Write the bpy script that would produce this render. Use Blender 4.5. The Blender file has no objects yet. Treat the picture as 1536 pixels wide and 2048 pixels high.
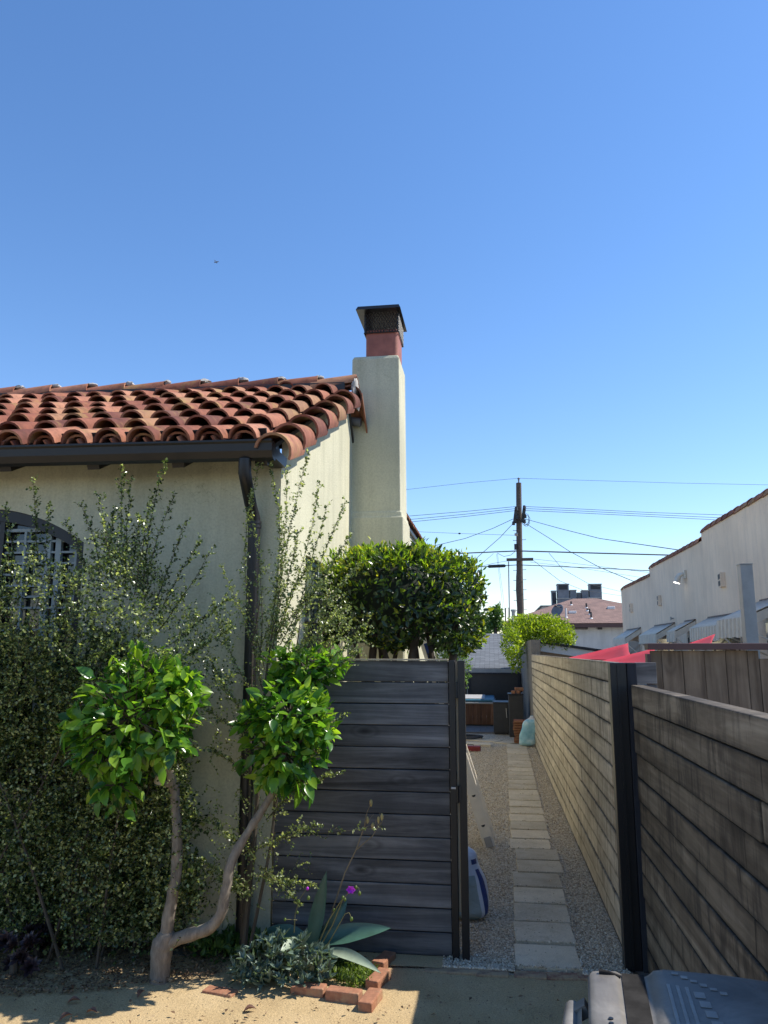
import bpy, math, random
import numpy as np
from mathutils import Vector, Matrix, noise as mnoise
R = math.radians
rng = np.random.default_rng(7)
rnd = random.Random(11)
S = bpy.context.scene
col = S.collection

# ---------------------------------------------------------------- camera
F, HY, VX, EYE = 1538., 1302., 988., 1.95
pit = math.atan((HY-1024)/F); yaw = math.atan((VX-768)/math.hypot(F, HY-1024))
FW = Vector((-math.sin(yaw)*math.cos(pit), math.cos(yaw)*math.cos(pit), math.sin(pit)))
RT = Vector((math.cos(yaw), math.sin(yaw), 0)); UP = RT.cross(FW)
CAM = Vector((0, 0, EYE))
cd = bpy.data.cameras.new('camera'); cam = bpy.data.objects.new('camera', cd); col.objects.link(cam)
cd.sensor_fit = 'VERTICAL'; cd.sensor_height = 36; cd.lens = 36*F/2048; cd.clip_start = .05; cd.clip_end = 30000
m = Matrix((RT, UP, -FW)).transposed().to_4x4(); m.translation = CAM; cam.matrix_world = m
S.camera = cam
# ---------------------------------------------------------------- sky, sun, exposure
SUN = Vector((.79, .24, 1.0)).normalized()
w = bpy.data.worlds.new('World'); S.world = w; w.use_nodes = True
nt = w.node_tree; bg = nt.nodes['Background']
sk = nt.nodes.new('ShaderNodeTexSky'); sk.sky_type = 'NISHITA'; sk.sun_disc = False
sk.sun_elevation = math.asin(SUN.z); sk.sun_rotation = math.atan2(SUN.x, SUN.y)
sk.air_density = 1.05; sk.dust_density = .1; sk.ozone_density = 3.0; sk.altitude = 50
hs = nt.nodes.new('ShaderNodeHueSaturation'); hs.inputs['Saturation'].default_value = 1.18
tn = nt.nodes.new('ShaderNodeMix'); tn.data_type = 'RGBA'; tn.blend_type = 'MULTIPLY'; tn.inputs[0].default_value = 1; tn.inputs[7].default_value = (1.06, .99, 1.03, 1)
nt.links.new(sk.outputs[0], hs.inputs['Color']); nt.links.new(hs.outputs[0], tn.inputs[6]); nt.links.new(tn.outputs[2], bg.inputs[0]); bg.inputs[1].default_value = .135
ld = bpy.data.lights.new('sun', 'SUN'); ld.energy = 4.4; ld.angle = R(.5); ld.color = (1, .95, .86)
sun = bpy.data.objects.new('sun', ld); col.objects.link(sun)
sun.rotation_euler = SUN.to_track_quat('Z', 'Y').to_euler(); sun.location = (20, 5, 30)
S.view_settings.view_transform = 'Standard'; S.view_settings.look = 'None'; S.view_settings.gamma = 1
S.view_settings.exposure = 0.62

# ---------------------------------------------------------------- helpers
def ray(px, py): return FW*F + RT*(px-768) - UP*(py-1024)
def PY(px, py, v): d = ray(px, py); return CAM + d*(v/d.y)
def PZ(px, py, v): d = ray(px, py); return CAM + d*((v-EYE)/d.z)
def PX(px, py, v): d = ray(px, py); return CAM + d*(v/d.x)

def tag(o, label=None, cat=None, group=None, kind=None):
    if label: o['label'] = label
    if cat: o['category'] = cat
    if group: o['group'] = group
    if kind: o['kind'] = kind
    return o
def thing(name, label, cat, loc, group=None):
    o = bpy.data.objects.new(name, None); col.objects.link(o); o.location = loc
    o.empty_display_size = .1
    return tag(o, label, cat, group)
def attach(o, parent):
    if parent is not None:
        o.parent = parent
        if parent.type == 'EMPTY': o.location = -parent.location
    return o
class MB:
    def __init__(s): s.v = []; s.f = []
    def add(s, vs, fs):
        n = len(s.v); s.v += [tuple(v) for v in vs]; s.f += [tuple(i+n for i in f) for f in fs]; return s
    def box(s, x0, x1, y0, y1, z0, z1):
        return s.add([(x0,y0,z0),(x1,y0,z0),(x1,y1,z0),(x0,y1,z0),(x0,y0,z1),(x1,y0,z1),(x1,y1,z1),(x0,y1,z1)],
              [(0,3,2,1),(4,5,6,7),(0,1,5,4),(1,2,6,5),(2,3,7,6),(3,0,4,7)])
    def obox(s, c, ax, ay, az):
        c = Vector(c); ax, ay, az = Vector(ax), Vector(ay), Vector(az)
        vs = [c+ax*i+ay*j+az*k for k in (-1,1) for (i,j) in ((-1,-1),(1,-1),(1,1),(-1,1))]
        return s.add(vs, [(0,3,2,1),(4,5,6,7),(0,1,5,4),(1,2,6,5),(2,3,7,6),(3,0,4,7)])
    def beam(s, a, b, wd, ht, upv=(0,0,1)):
        a, b = Vector(a), Vector(b); d = b-a; L = d.length; d.normalize()
        sd = d.cross(Vector(upv)).normalized(); u = sd.cross(d)
        return s.obox((a+b)/2, sd*wd/2, d*L/2, u*ht/2)
    def tube(s, pts, rad, n=8, cap=True):
        pts = [Vector(p) for p in pts]
        if not hasattr(rad, '__len__'): rad = [rad]*len(pts)
        base = len(s.v); k = len(pts); prev = None
        for i, p in enumerate(pts):
            t = (pts[min(i+1, k-1)] - pts[max(i-1, 0)]).normalized()
            if prev is None:
                a = Vector((0,0,1)) if abs(t.z) < .9 else Vector((1,0,0)); u = t.cross(a).normalized()
            else: u = (prev - t*prev.dot(t)).normalized()
            prev = u; v = t.cross(u)
            for j in range(n):
                an = 2*math.pi*j/n; s.v.append(tuple(p + (u*math.cos(an)+v*math.sin(an))*rad[i]))
        for i in range(k-1):
            for j in range(n):
                a = base+i*n+j; b = base+i*n+(j+1) % n; s.f.append((a, b, b+n, a+n))
        if cap:
            s.f.append(tuple(base+j for j in reversed(range(n)))); s.f.append(tuple(base+(k-1)*n+j for j in range(n)))
        return s
    def poly(s, pts): return s.add(pts, [tuple(range(len(pts)))])
    def prism(s, pts, ext):
        n = len(pts); e = Vector(ext); P = [Vector(p) for p in pts]
        return s.add(P+[p+e for p in P], [tuple(reversed(range(n))), tuple(range(n, 2*n))]+[(i,(i+1) % n,(i+1) % n+n,i+n) for i in range(n)])
    def arch(s, o, d, sd, n, r0, r1, L, th=.014, seg=9, half=1.0):
        """barrel tile: lower end at o, runs along d, opens down; sd side, n up"""
        o, d, sd, n = Vector(o), Vector(d), Vector(sd), Vector(n); b = len(s.v)
        for k, (q, rr) in enumerate(((0, r0), (L, r1))):
            for t in (0, th):
                for i in range(seg+1):
                    a = math.pi*(.5-half/2) + math.pi*half*i/seg
                    s.v.append(tuple(o+d*q+sd*math.cos(a)*(rr-t)+n*math.sin(a)*(rr-t)))
        m_ = seg+1; O0, I0, O1, I1 = b, b+m_, b+2*m_, b+3*m_
        for i in range(seg):
            s.f += [(O0+i, O1+i, O1+i+1, O0+i+1), (I0+i, I0+i+1, I1+i+1, I1+i), (O0+i, O0+i+1, I0+i+1, I0+i), (O1+i, I1+i, I1+i+1, O1+i+1)]
        s.f += [(O0, I0, I1, O1), (O0+seg, O1+seg, I1+seg, I0+seg)]
        return s
    def blob(s, c, rx, ry, rz, nz=.25, seed=0, nu=14, nv=9):
        c = Vector(c); b = len(s.v)
        for j in range(nv+1):
            th = math.pi*j/nv
            for i in range(nu):
                ph = 2*math.pi*i/nu
                d = Vector((math.sin(th)*math.cos(ph), math.sin(th)*math.sin(ph), math.cos(th)))
                k = 1+nz*mnoise.noise(d*1.7+Vector((seed, seed*.3, 0)))
                s.v.append((c.x+d.x*rx*k, c.y+d.y*ry*k, c.z+d.z*rz*k))
        for j in range(nv):
            for i in range(nu):
                a = b+j*nu+i; e = b+j*nu+(i+1) % nu; s.f.append((a, a+nu, e+nu, e))
        return s
    def build(s, name, mat, parent=None, smooth=False, bevel=0):
        me = bpy.data.meshes.new(name); me.from_pydata(s.v, [], s.f); me.validate(); me.update()
        if mat: me.materials.append(mat)
        if smooth:
            me.polygons.foreach_set('use_smooth', [True]*len(me.polygons))
            me.set_sharp_from_angle(angle=R(50))
        o = bpy.data.objects.new(name, me); col.objects.link(o)
        if bevel:
            b = o.modifiers.new('bevel', 'BEVEL'); b.width = bevel; b.segments = 2; b.limit_method = 'ANGLE'; b.angle_limit = R(40)
        return attach(o, parent)
def copy_tree(o, parent=None):
    c = o.copy(); col.objects.link(c)
    if parent: c.parent = parent
    for ch in list(o.children): copy_tree(ch, c)
    return c

# leaf clouds: N leaves from arrays
LEAF4 = (np.array([(0,0,0),(-.5,.45,.12),(0,1,-.05),(.5,.45,.12)]), [(0,3,2),(0,2,1)])
def leaf_tpl(nl=4, fold=.25, droop=.25, shape=1.0):
    vs = []; fs = []
    for i in range(nl+1):
        t = i/nl; wd = math.sin(math.pi*min(1, t**.8*.98+.02))**shape*.5*(1-.15*t)
        z = -droop*t*t
        vs += [(-wd, t, z+fold*wd), (0, t, z), (wd, t, z+fold*wd)]
    for i in range(nl):
        a = 3*i; fs += [(a, a+1, a+4, a+3), (a+1, a+2, a+5, a+4)]
    return np.array(vs), fs
def leaves(name, pos, ax, nr, L, Wd, mat, parent=None, tpl=LEAF4, smooth=False):
    tv, tf = tpl; N = len(pos); M = len(tv)
    ax = ax/np.linalg.norm(ax, axis=1, keepdims=True)
    sd = np.cross(ax, nr); sd /= np.linalg.norm(sd, axis=1, keepdims=True)+1e-9
    n = np.cross(sd, ax)
    V = (pos[:,None,:] + sd[:,None,:]*(tv[None,:,0,None]*Wd[:,None,None]) + ax[:,None,:]*(tv[None,:,1,None]*L[:,None,None])
         + n[:,None,:]*(tv[None,:,2,None]*L[:,None,None])).reshape(-1, 3)
    fl = np.array([len(f) for f in tf]); idx = np.concatenate([np.array(f) for f in tf])
    loops = (idx[None,:] + (np.arange(N)*M)[:,None]).ravel()
    sizes = np.tile(fl, N); starts = np.concatenate([[0], np.cumsum(sizes)[:-1]])
    me = bpy.data.meshes.new(name); me.vertices.add(N*M); me.vertices.foreach_set('co', V.ravel())
    me.loops.add(len(loops)); me.loops.foreach_set('vertex_index', loops.astype(np.int32))
    me.polygons.add(len(sizes)); me.polygons.foreach_set('loop_start', starts.astype(np.int32)); me.polygons.foreach_set('loop_total', sizes.astype(np.int32))
    me.update(calc_edges=True); me.validate()
    if smooth: me.polygons.foreach_set('use_smooth', [True]*len(me.polygons))
    me.materials.append(mat)
    o = bpy.data.objects.new(name, me); col.objects.link(o); return attach(o, parent)
def unit(a): return a/(np.linalg.norm(a, axis=-1, keepdims=True)+1e-9)
def inpoly(p, poly):
    x, y = p[:,0], p[:,1]; c = np.zeros(len(p), bool); n = len(poly)
    for i in range(n):
        x1, y1 = poly[i]; x2, y2 = poly[(i+1) % n]
        if y1 == y2: continue
        k = (y1 > y) != (y2 > y); c ^= k & (x < (x2-x1)*(y-y1)/(y2-y1)+x1)
    return c
def poly_sample(poly, n):
    a = np.array(poly, float); lo, hi = a.min(0), a.max(0); out = []
    while len(out) < n:
        p = lo+(hi-lo)*rng.random((n*2, 2)); out += list(p[inpoly(p, poly)])
    return np.array(out[:n])

# ---------------------------------------------------------------- materials
MATS = {}
def newmat(name):
    mt = bpy.data.materials.new(name); mt.use_nodes = True; t = mt.node_tree
    return mt, t, t.nodes['Principled BSDF']
def nd(t, typ, **kw):
    n = t.nodes.new(typ)
    for k, v in kw.items(): setattr(n, k, v)
    return n
def coords(t, scale=(1,1,1), kind='Object'):
    tc = nd(t, 'ShaderNodeTexCoord'); mp = nd(t, 'ShaderNodeMapping'); mp.inputs['Scale'].default_value = scale
    t.links.new(tc.outputs[kind], mp.inputs[0]); return mp.outputs[0]
def noise(t, vec, scale, detail=6, rough=.6, dist=0):
    n = nd(t, 'ShaderNodeTexNoise'); n.inputs['Scale'].default_value = scale; n.inputs['Detail'].default_value = detail
    n.inputs['Roughness'].default_value = rough; n.inputs['Distortion'].default_value = dist
    t.links.new(vec, n.inputs['Vector']); return n.outputs['Fac']
def ramp(t, fac, stops):
    r = nd(t, 'ShaderNodeValToRGB'); e = r.color_ramp.elements
    while len(e) < len(stops): e.new(.5)
    for el, (p, c) in zip(e, stops): el.position = p; el.color = (c, c, c, 1) if not hasattr(c, '__len__') else (*c, 1)
    t.links.new(fac, r.inputs[0]); return r.outputs[0]
def mix(t, fac, a, b, mode='MIX'):
    n = nd(t, 'ShaderNodeMix', data_type='RGBA', blend_type=mode)
    for q, v in ((0, fac), (6, a), (7, b)):
        if hasattr(v, 'is_output'): t.links.new(v, n.inputs[q])
        elif hasattr(v, '__len__'): n.inputs[q].default_value = (*v, 1)
        else: n.inputs[q].default_value = v if q == 0 else (v, v, v, 1)
    return n.outputs[2]
def math_(t, op, a, b=0):
    n = nd(t, 'ShaderNodeMath', operation=op)
    for s_, v in ((n.inputs[0], a), (n.inputs[1], b)):
        if hasattr(v, 'is_output'): t.links.new(v, s_)
        else: s_.default_value = v
    return n.outputs[0]
def bump(t, b, h, strength=.3, dist=.01):
    n = nd(t, 'ShaderNodeBump'); n.inputs['Strength'].default_value = strength; n.inputs['Distance'].default_value = dist
    t.links.new(h, n.inputs['Height']); t.links.new(n.outputs[0], b.inputs['Normal'])
def island(t): return nd(t, 'ShaderNodeNewGeometry').outputs['Random Per Island']
def dark(c, k): return tuple(x*k for x in c)

def plain(name, c, rough=.6, metal=0, var=.15, scale=8, bmp=0, spec=.5):
    mt, t, b = newmat(name); v = coords(t); f = noise(t, v, scale)
    t.links.new(ramp(t, f, [(.3, dark(c, 1-var)), (.7, dark(c, 1+var))]), b.inputs['Base Color'])
    b.inputs['Roughness'].default_value = rough; b.inputs['Metallic'].default_value = metal; b.inputs['Specular IOR Level'].default_value = spec
    if bmp: bump(t, b, noise(t, v, scale*6), bmp, .005)
    return mt
def stucco(name, c, stain=(.3,.28,.2), amt=.35, vs=1.0):
    mt, t, b = newmat(name); v = coords(t); v2 = coords(t, (3.5, 3.5, .35))
    big = ramp(t, noise(t, v, .9, 5), [(.35, dark(c, .9)), (.65, dark(c, 1.05))])
    st = ramp(t, noise(t, v2, 1.8, 8, .7), [(.45, 0), (.75, 1)])
    cc = mix(t, math_(t, 'MULTIPLY', st, amt), big, stain)
    vc = nd(t, 'ShaderNodeTexVoronoi', feature='DISTANCE_TO_EDGE'); vc.inputs['Scale'].default_value = 1.1
    wv = nd(t, 'ShaderNodeVectorMath', operation='ADD'); nw = nd(t, 'ShaderNodeTexNoise'); nw.inputs['Scale'].default_value = 5; nw.inputs['Detail'].default_value = 6; t.links.new(v, nw.inputs['Vector']); t.links.new(v, wv.inputs[0]); t.links.new(nw.outputs['Color'], wv.inputs[1]); t.links.new(wv.outputs[0], vc.inputs['Vector'])
    ck = math_(t, 'MULTIPLY', ramp(t, vc.outputs['Distance'], [(0, 1), (.007, 0)]), ramp(t, noise(t, v, .8, 2), [(.55, 0), (.62, .5)])); cc = mix(t, ck, cc, dark(stain, .6))
    spk = ramp(t, noise(t, v, 60, 3), [(.3, .84), (.6, 1.0)])
    t.links.new(mix(t, 1, cc, spk, 'MULTIPLY'), b.inputs['Base Color'])
    b.inputs['Roughness'].default_value = .9; b.inputs['Specular IOR Level'].default_value = .15
    h = math_(t, 'ADD', noise(t, v, 75*vs, 4), math_(t, 'MULTIPLY', noise(t, v, 9, 3), .8))
    bump(t, b, h, .55, .008); return mt
def wood(name, cols, axis='X', grain=18, drip=None, rough=.75, isl=.35, knot=0, dripscale=1.0, edge=None, ecol=(.02,.017,.014)):
    """cols: dark, mid, light; grain stretched along axis; per-board variation by island"""
    mt, t, b = newmat(name)
    sc = {'X': (.06,1,1), 'Y': (1,.06,1), 'Z': (1,1,.06)}[axis]
    isv = island(t)
    tc = nd(t, 'ShaderNodeTexCoord'); ad = nd(t, 'ShaderNodeVectorMath', operation='ADD')
    cb = nd(t, 'ShaderNodeCombineXYZ'); k = math_(t, 'MULTIPLY', isv, 37.)
    for i in range(3): t.links.new(k, cb.inputs[i])
    t.links.new(tc.outputs['Object'], ad.inputs[0]); t.links.new(cb.outputs[0], ad.inputs[1])
    mp = nd(t, 'ShaderNodeMapping'); mp.inputs['Scale'].default_value = sc; t.links.new(ad.outputs[0], mp.inputs[0])
    g = noise(t, mp.outputs[0], grain, 8, .65, .6)
    base = ramp(t, g, [(.28, cols[0]), (.5, cols[1]), (.72, cols[2])])
    blot = ramp(t, noise(t, ad.outputs[0], 3.2, 5), [(.35, .72), (.65, 1.12)])
    base = mix(t, .8, base, blot, 'MULTIPLY')
    iv = ramp(t, isv, [(0, 1-isl), (1, 1+isl*.6)]); base = mix(t, 1, base, iv, 'MULTIPLY')
    if knot:
        vo = nd(t, 'ShaderNodeTexVoronoi'); vo.inputs['Scale'].default_value = knot
        ms = nd(t, 'ShaderNodeMapping'); ms.inputs['Scale'].default_value = {'X': (.55,1,1.3), 'Y': (1,.55,1.3), 'Z': (1.3,1,.55)}[axis]
        t.links.new(ad.outputs[0], ms.inputs[0]); t.links.new(ms.outputs[0], vo.inputs['Vector'])
        kk = ramp(t, vo.outputs['Distance'], [(.03, 1), (.11, 0)])
        base = mix(t, math_(t, 'MULTIPLY', kk, .75), base, dark(cols[0], .45))
        ring = ramp(t, vo.outputs['Distance'], [(.11, 0), (.15, .35), (.2, 0)]); base = mix(t, ring, base, dark(cols[0], .7))
    if drip:
        dc, amt = drip
        m2 = nd(t, 'ShaderNodeMapping'); m2.inputs['Scale'].default_value = (1, 9*dripscale, .9) if axis == 'Y' else (9*dripscale, 1, .9)
        t.links.new(ad.outputs[0], m2.inputs[0])
        d = noise(t, m2.outputs[0], 1.6, 7, .7, .4)
        ms = ramp(t, d, [(.49, 0), (.59, .75), (.72, 1)])
        vo = noise(t, ad.outputs[0], 1.1, 3); ms = math_(t, 'MULTIPLY', ms, ramp(t, vo, [(.35, .25), (.6, 1)]))
        base = mix(t, math_(t, 'MULTIPLY', ms, amt), base, dc)
        m3 = nd(t, 'ShaderNodeMapping'); m3.inputs['Scale'].default_value = (1, 22*dripscale, 1.0) if axis == 'Y' else (22*dripscale, 1, 1.0)
        t.links.new(ad.outputs[0], m3.inputs[0])
        d2 = ramp(t, noise(t, m3.outputs[0], 1.3, 4, .6, 1.2), [(.64, 0), (.68, 1)])
        base = mix(t, math_(t, 'MULTIPLY', d2, amt*.9), base, dark(dc, .5))
    if edge:     # weathering along the seams between boards
        z0, pitch_ = edge
        sep = nd(t, 'ShaderNodeSeparateXYZ'); t.links.new(tc.outputs['Object'], sep.inputs[0])
        u = math_(t, 'FRACT', math_(t, 'DIVIDE', math_(t, 'SUBTRACT', sep.outputs[2], z0), pitch_))
        e_ = math_(t, 'ABSOLUTE', math_(t, 'SUBTRACT', u, .5))
        e_ = math_(t, 'ADD', e_, math_(t, 'MULTIPLY', math_(t, 'SUBTRACT', noise(t, ad.outputs[0], 7, 4), .5), .35))
        base = mix(t, ramp(t, e_, [(.34, 0), (.5, .7)]), base, ecol)
    t.links.new(base, b.inputs['Base Color']); b.inputs['Roughness'].default_value = rough; b.inputs['Specular IOR Level'].default_value = .25
    bump(t, b, g, .5, .004); return mt
def leafmat(name, cols, trans=.35, rough=.35, tcol=None, spec=.5):
    mt, t, b = newmat(name); c = ramp(t, island(t), cols)
    t.links.new(c, b.inputs['Base Color']); b.inputs['Roughness'].default_value = rough; b.inputs['Specular IOR Level'].default_value = spec
    tr = nd(t, 'ShaderNodeBsdfTranslucent'); t.links.new(mix(t, 1, c, tcol or (1.9, 2.0, .8), 'MULTIPLY'), tr.inputs[0])
    ms = nd(t, 'ShaderNodeMixShader'); ms.inputs[0].default_value = trans
    t.links.new(b.outputs[0], ms.inputs[1]); t.links.new(tr.outputs[0], ms.inputs[2])
    t.links.new(ms.outputs[0], t.nodes['Material Output'].inputs[0]); return mt
def tilemat():
    mt, t, b = newmat('terracotta'); v = coords(t); i = island(t)
    c = ramp(t, i, [(0, (.13,.045,.032)), (.25, (.23,.080,.048)), (.55, (.31,.122,.072)), (.8, (.38,.175,.108)), (.93, (.31,.165,.085)), (1, (.15,.062,.046))])
    n1 = ramp(t, noise(t, v, 9, 7, .75), [(.32, .55), (.5, .95), (.68, 1.2)]); c = mix(t, 1, c, n1, 'MULTIPLY')
    li = ramp(t, noise(t, v, 2.6, 7, .75), [(.53, 0), (.68, .65)]); c = mix(t, li, c, (.34,.235,.08))
    sp = ramp(t, noise(t, v, 28, 4), [(.62, 0), (.72, .55)]); c = mix(t, sp, c, (.12,.08,.06))
    t.links.new(c, b.inputs['Base Color']); b.inputs['Roughness'].default_value = .82; b.inputs['Specular IOR Level'].default_value = .25
    bump(t, b, noise(t, v, 40), .3, .004); return mt
def gravelmat():
    mt, t, b = newmat('gravel_bed'); v = coords(t)
    vo = nd(t, 'ShaderNodeTexVoronoi'); vo.inputs['Scale'].default_value = 62; t.links.new(v, vo.inputs['Vector'])
    bw = nd(t, 'ShaderNodeSeparateColor'); t.links.new(vo.outputs['Color'], bw.inputs[0])
    c = ramp(t, bw.outputs[0], [(0, (.32,.25,.17)), (.45, (.62,.51,.36)), (.8, (.74,.63,.47)), (1, (.85,.78,.64))])
    gap = ramp(t, vo.outputs['Distance'], [(.4, 1), (.75, .6)]); c = mix(t, 1, c, gap, 'MULTIPLY')
    t.links.new(c, b.inputs['Base Color']); b.inputs['Roughness'].default_value = .9
    bump(t, b, ramp(t, vo.outputs['Distance'], [(0, 1), (.6, 0)]), 1.0, .012); return mt
def sandmat():
    mt, t, b = newmat('sandy_ground'); v = coords(t)
    c = ramp(t, noise(t, v, 1.3, 6, .65), [(.3, (.38,.27,.14)), (.5, (.49,.36,.195)), (.72, (.57,.43,.25))])
    sp = ramp(t, noise(t, v, 130, 3, .7), [(.35, .7), (.55, 1.0), (.75, 1.18)]); c = mix(t, 1, c, sp, 'MULTIPLY')
    vo = nd(t, 'ShaderNodeTexVoronoi'); vo.inputs['Scale'].default_value = 55; t.links.new(v, vo.inputs['Vector'])
    s3 = nd(t, 'ShaderNodeSeparateColor'); t.links.new(vo.outputs['Color'], s3.inputs[0])
    pb = math_(t, 'MULTIPLY', ramp(t, vo.outputs['Distance'], [(.2, 1), (.3, 0)]), ramp(t, s3.outputs[0], [(.86, 0), (.88, .8)])); c = mix(t, pb, c, (.16,.12,.08))
    t.links.new(c, b.inputs['Base Color']); b.inputs['Roughness'].default_value = .95; b.inputs['Specular IOR Level'].default_value = .1
    h = math_(t, 'ADD', noise(t, v, 70, 5), math_(t, 'MULTIPLY', noise(t, v, 8, 5), 1.2)); bump(t, b, h, .6, .012); return mt
def brickmat():
    mt, t, b = newmat('red_brick'); v = coords(t); i = island(t)
    c = ramp(t, i, [(0, (.27,.11,.065)), (.5, (.40,.185,.10)), (1, (.44,.25,.145))])
    n = ramp(t, noise(t, v, 25, 6, .7), [(.3, .65), (.7, 1.2)]); c = mix(t, 1, c, n, 'MULTIPLY')
    dr = ramp(t, noise(t, v, 9, 5), [(.52, 0), (.68, .7)]); c = mix(t, dr, c, (.36,.26,.15))
    t.links.new(c, b.inputs['Base Color']); b.inputs['Roughness'].default_value = .9; bump(t, b, noise(t, v, 60), .5, .005); return mt
def conc(name, c, s=1.0):
    mt, t, b = newmat(name); v = coords(t)
    cc = ramp(t, noise(t, v, 3, 6), [(.3, dark(c, .85)), (.7, dark(c, 1.1))])
    sp = ramp(t, noise(t, v, 140*s, 3), [(.3, .75), (.55, 1), (.75, 1.12)]); cc = mix(t, 1, cc, sp, 'MULTIPLY')
    t.links.new(cc, b.inputs['Base Color']); b.inputs['Roughness'].default_value = .9; b.inputs['Specular IOR Level'].default_value = .2
    bump(t, b, noise(t, v, 110*s, 4), .35, .004); return mt
def slabmat():
    mt, t, b = newmat('stepping_slab'); v = coords(t); oi = nd(t, 'ShaderNodeObjectInfo'); ad = nd(t, 'ShaderNodeVectorMath', operation='ADD'); cb = nd(t, 'ShaderNodeCombineXYZ')
    for i in range(3): t.links.new(math_(t, 'MULTIPLY', oi.outputs['Random'], 23.), cb.inputs[i])
    t.links.new(v, ad.inputs[0]); t.links.new(cb.outputs[0], ad.inputs[1]); w_ = ad.outputs[0]
    c = ramp(t, noise(t, w_, 4, 7, .7), [(.3, (.52,.43,.30)), (.5, (.66,.555,.40)), (.72, (.74,.64,.48))]); c = mix(t, 1, c, ramp(t, oi.outputs['Random'], [(0, .8), (1, 1.06)]), 'MULTIPLY')
    c = mix(t, ramp(t, noise(t, w_, 11, 6, .75), [(.55, 0), (.72, .55)]), c, (.33,.28,.21)); c = mix(t, 1, c, ramp(t, noise(t, w_, 130, 3), [(.3, .75), (.55, 1), (.75, 1.1)]), 'MULTIPLY')
    vo = nd(t, 'ShaderNodeTexVoronoi'); vo.inputs['Scale'].default_value = 30; t.links.new(w_, vo.inputs['Vector']); s3 = nd(t, 'ShaderNodeSeparateColor'); t.links.new(vo.outputs['Color'], s3.inputs[0])
    c = mix(t, math_(t, 'MULTIPLY', ramp(t, vo.outputs['Distance'], [(.12, 1), (.2, 0)]), ramp(t, s3.outputs[0], [(.8, 0), (.82, .85)])), c, (.12,.10,.08))
    t.links.new(c, b.inputs['Base Color']); b.inputs['Roughness'].default_value = .92; b.inputs['Specular IOR Level'].default_value = .2; bump(t, b, noise(t, w_, 90, 5), .5, .005); return mt
def shingle(name, c, sx, sy):
    mt, t, b = newmat(name); v = coords(t, kind='Object')
    br = nd(t, 'ShaderNodeTexBrick'); br.inputs['Scale'].default_value = 1; br.inputs['Brick Width'].default_value = sx; br.inputs['Row Height'].default_value = sy
    br.inputs['Mortar Size'].default_value = .008; br.inputs['Color1'].default_value = (*dark(c, .75), 1); br.inputs['Color2'].default_value = (*dark(c, 1.2), 1); br.inputs['Mortar'].default_value = (*dark(c, .35), 1)
    t.links.new(v, br.inputs['Vector']); n = ramp(t, noise(t, v, 30, 4), [(.3, .8), (.7, 1.15)])
    t.links.new(mix(t, 1, br.outputs['Color'], n, 'MULTIPLY'), b.inputs['Base Color']); b.inputs['Roughness'].default_value = .95; return mt
def barkmat(name, c):
    mt, t, b = newmat(name); v = coords(t); v2 = coords(t, (1, 1, .3))
    g = noise(t, v2, 40, 7, .7)
    cc = ramp(t, g, [(.3, dark(c, .55)), (.55, c), (.75, dark(c, 1.45))])
    pt = ramp(t, noise(t, v, 11, 5), [(.5, 0), (.7, .5)]); cc = mix(t, pt, cc, dark((c[0]*.9, c[1], c[2]*1.05), 1.5))
    t.links.new(cc, b.inputs['Base Color']); b.inputs['Roughness'].default_value = .85; bump(t, b, g, .6, .006); return mt
def metal(name, c, rough=.5, metal_=0): return plain(name, c, rough, metal_, .12, 12, .08)

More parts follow.
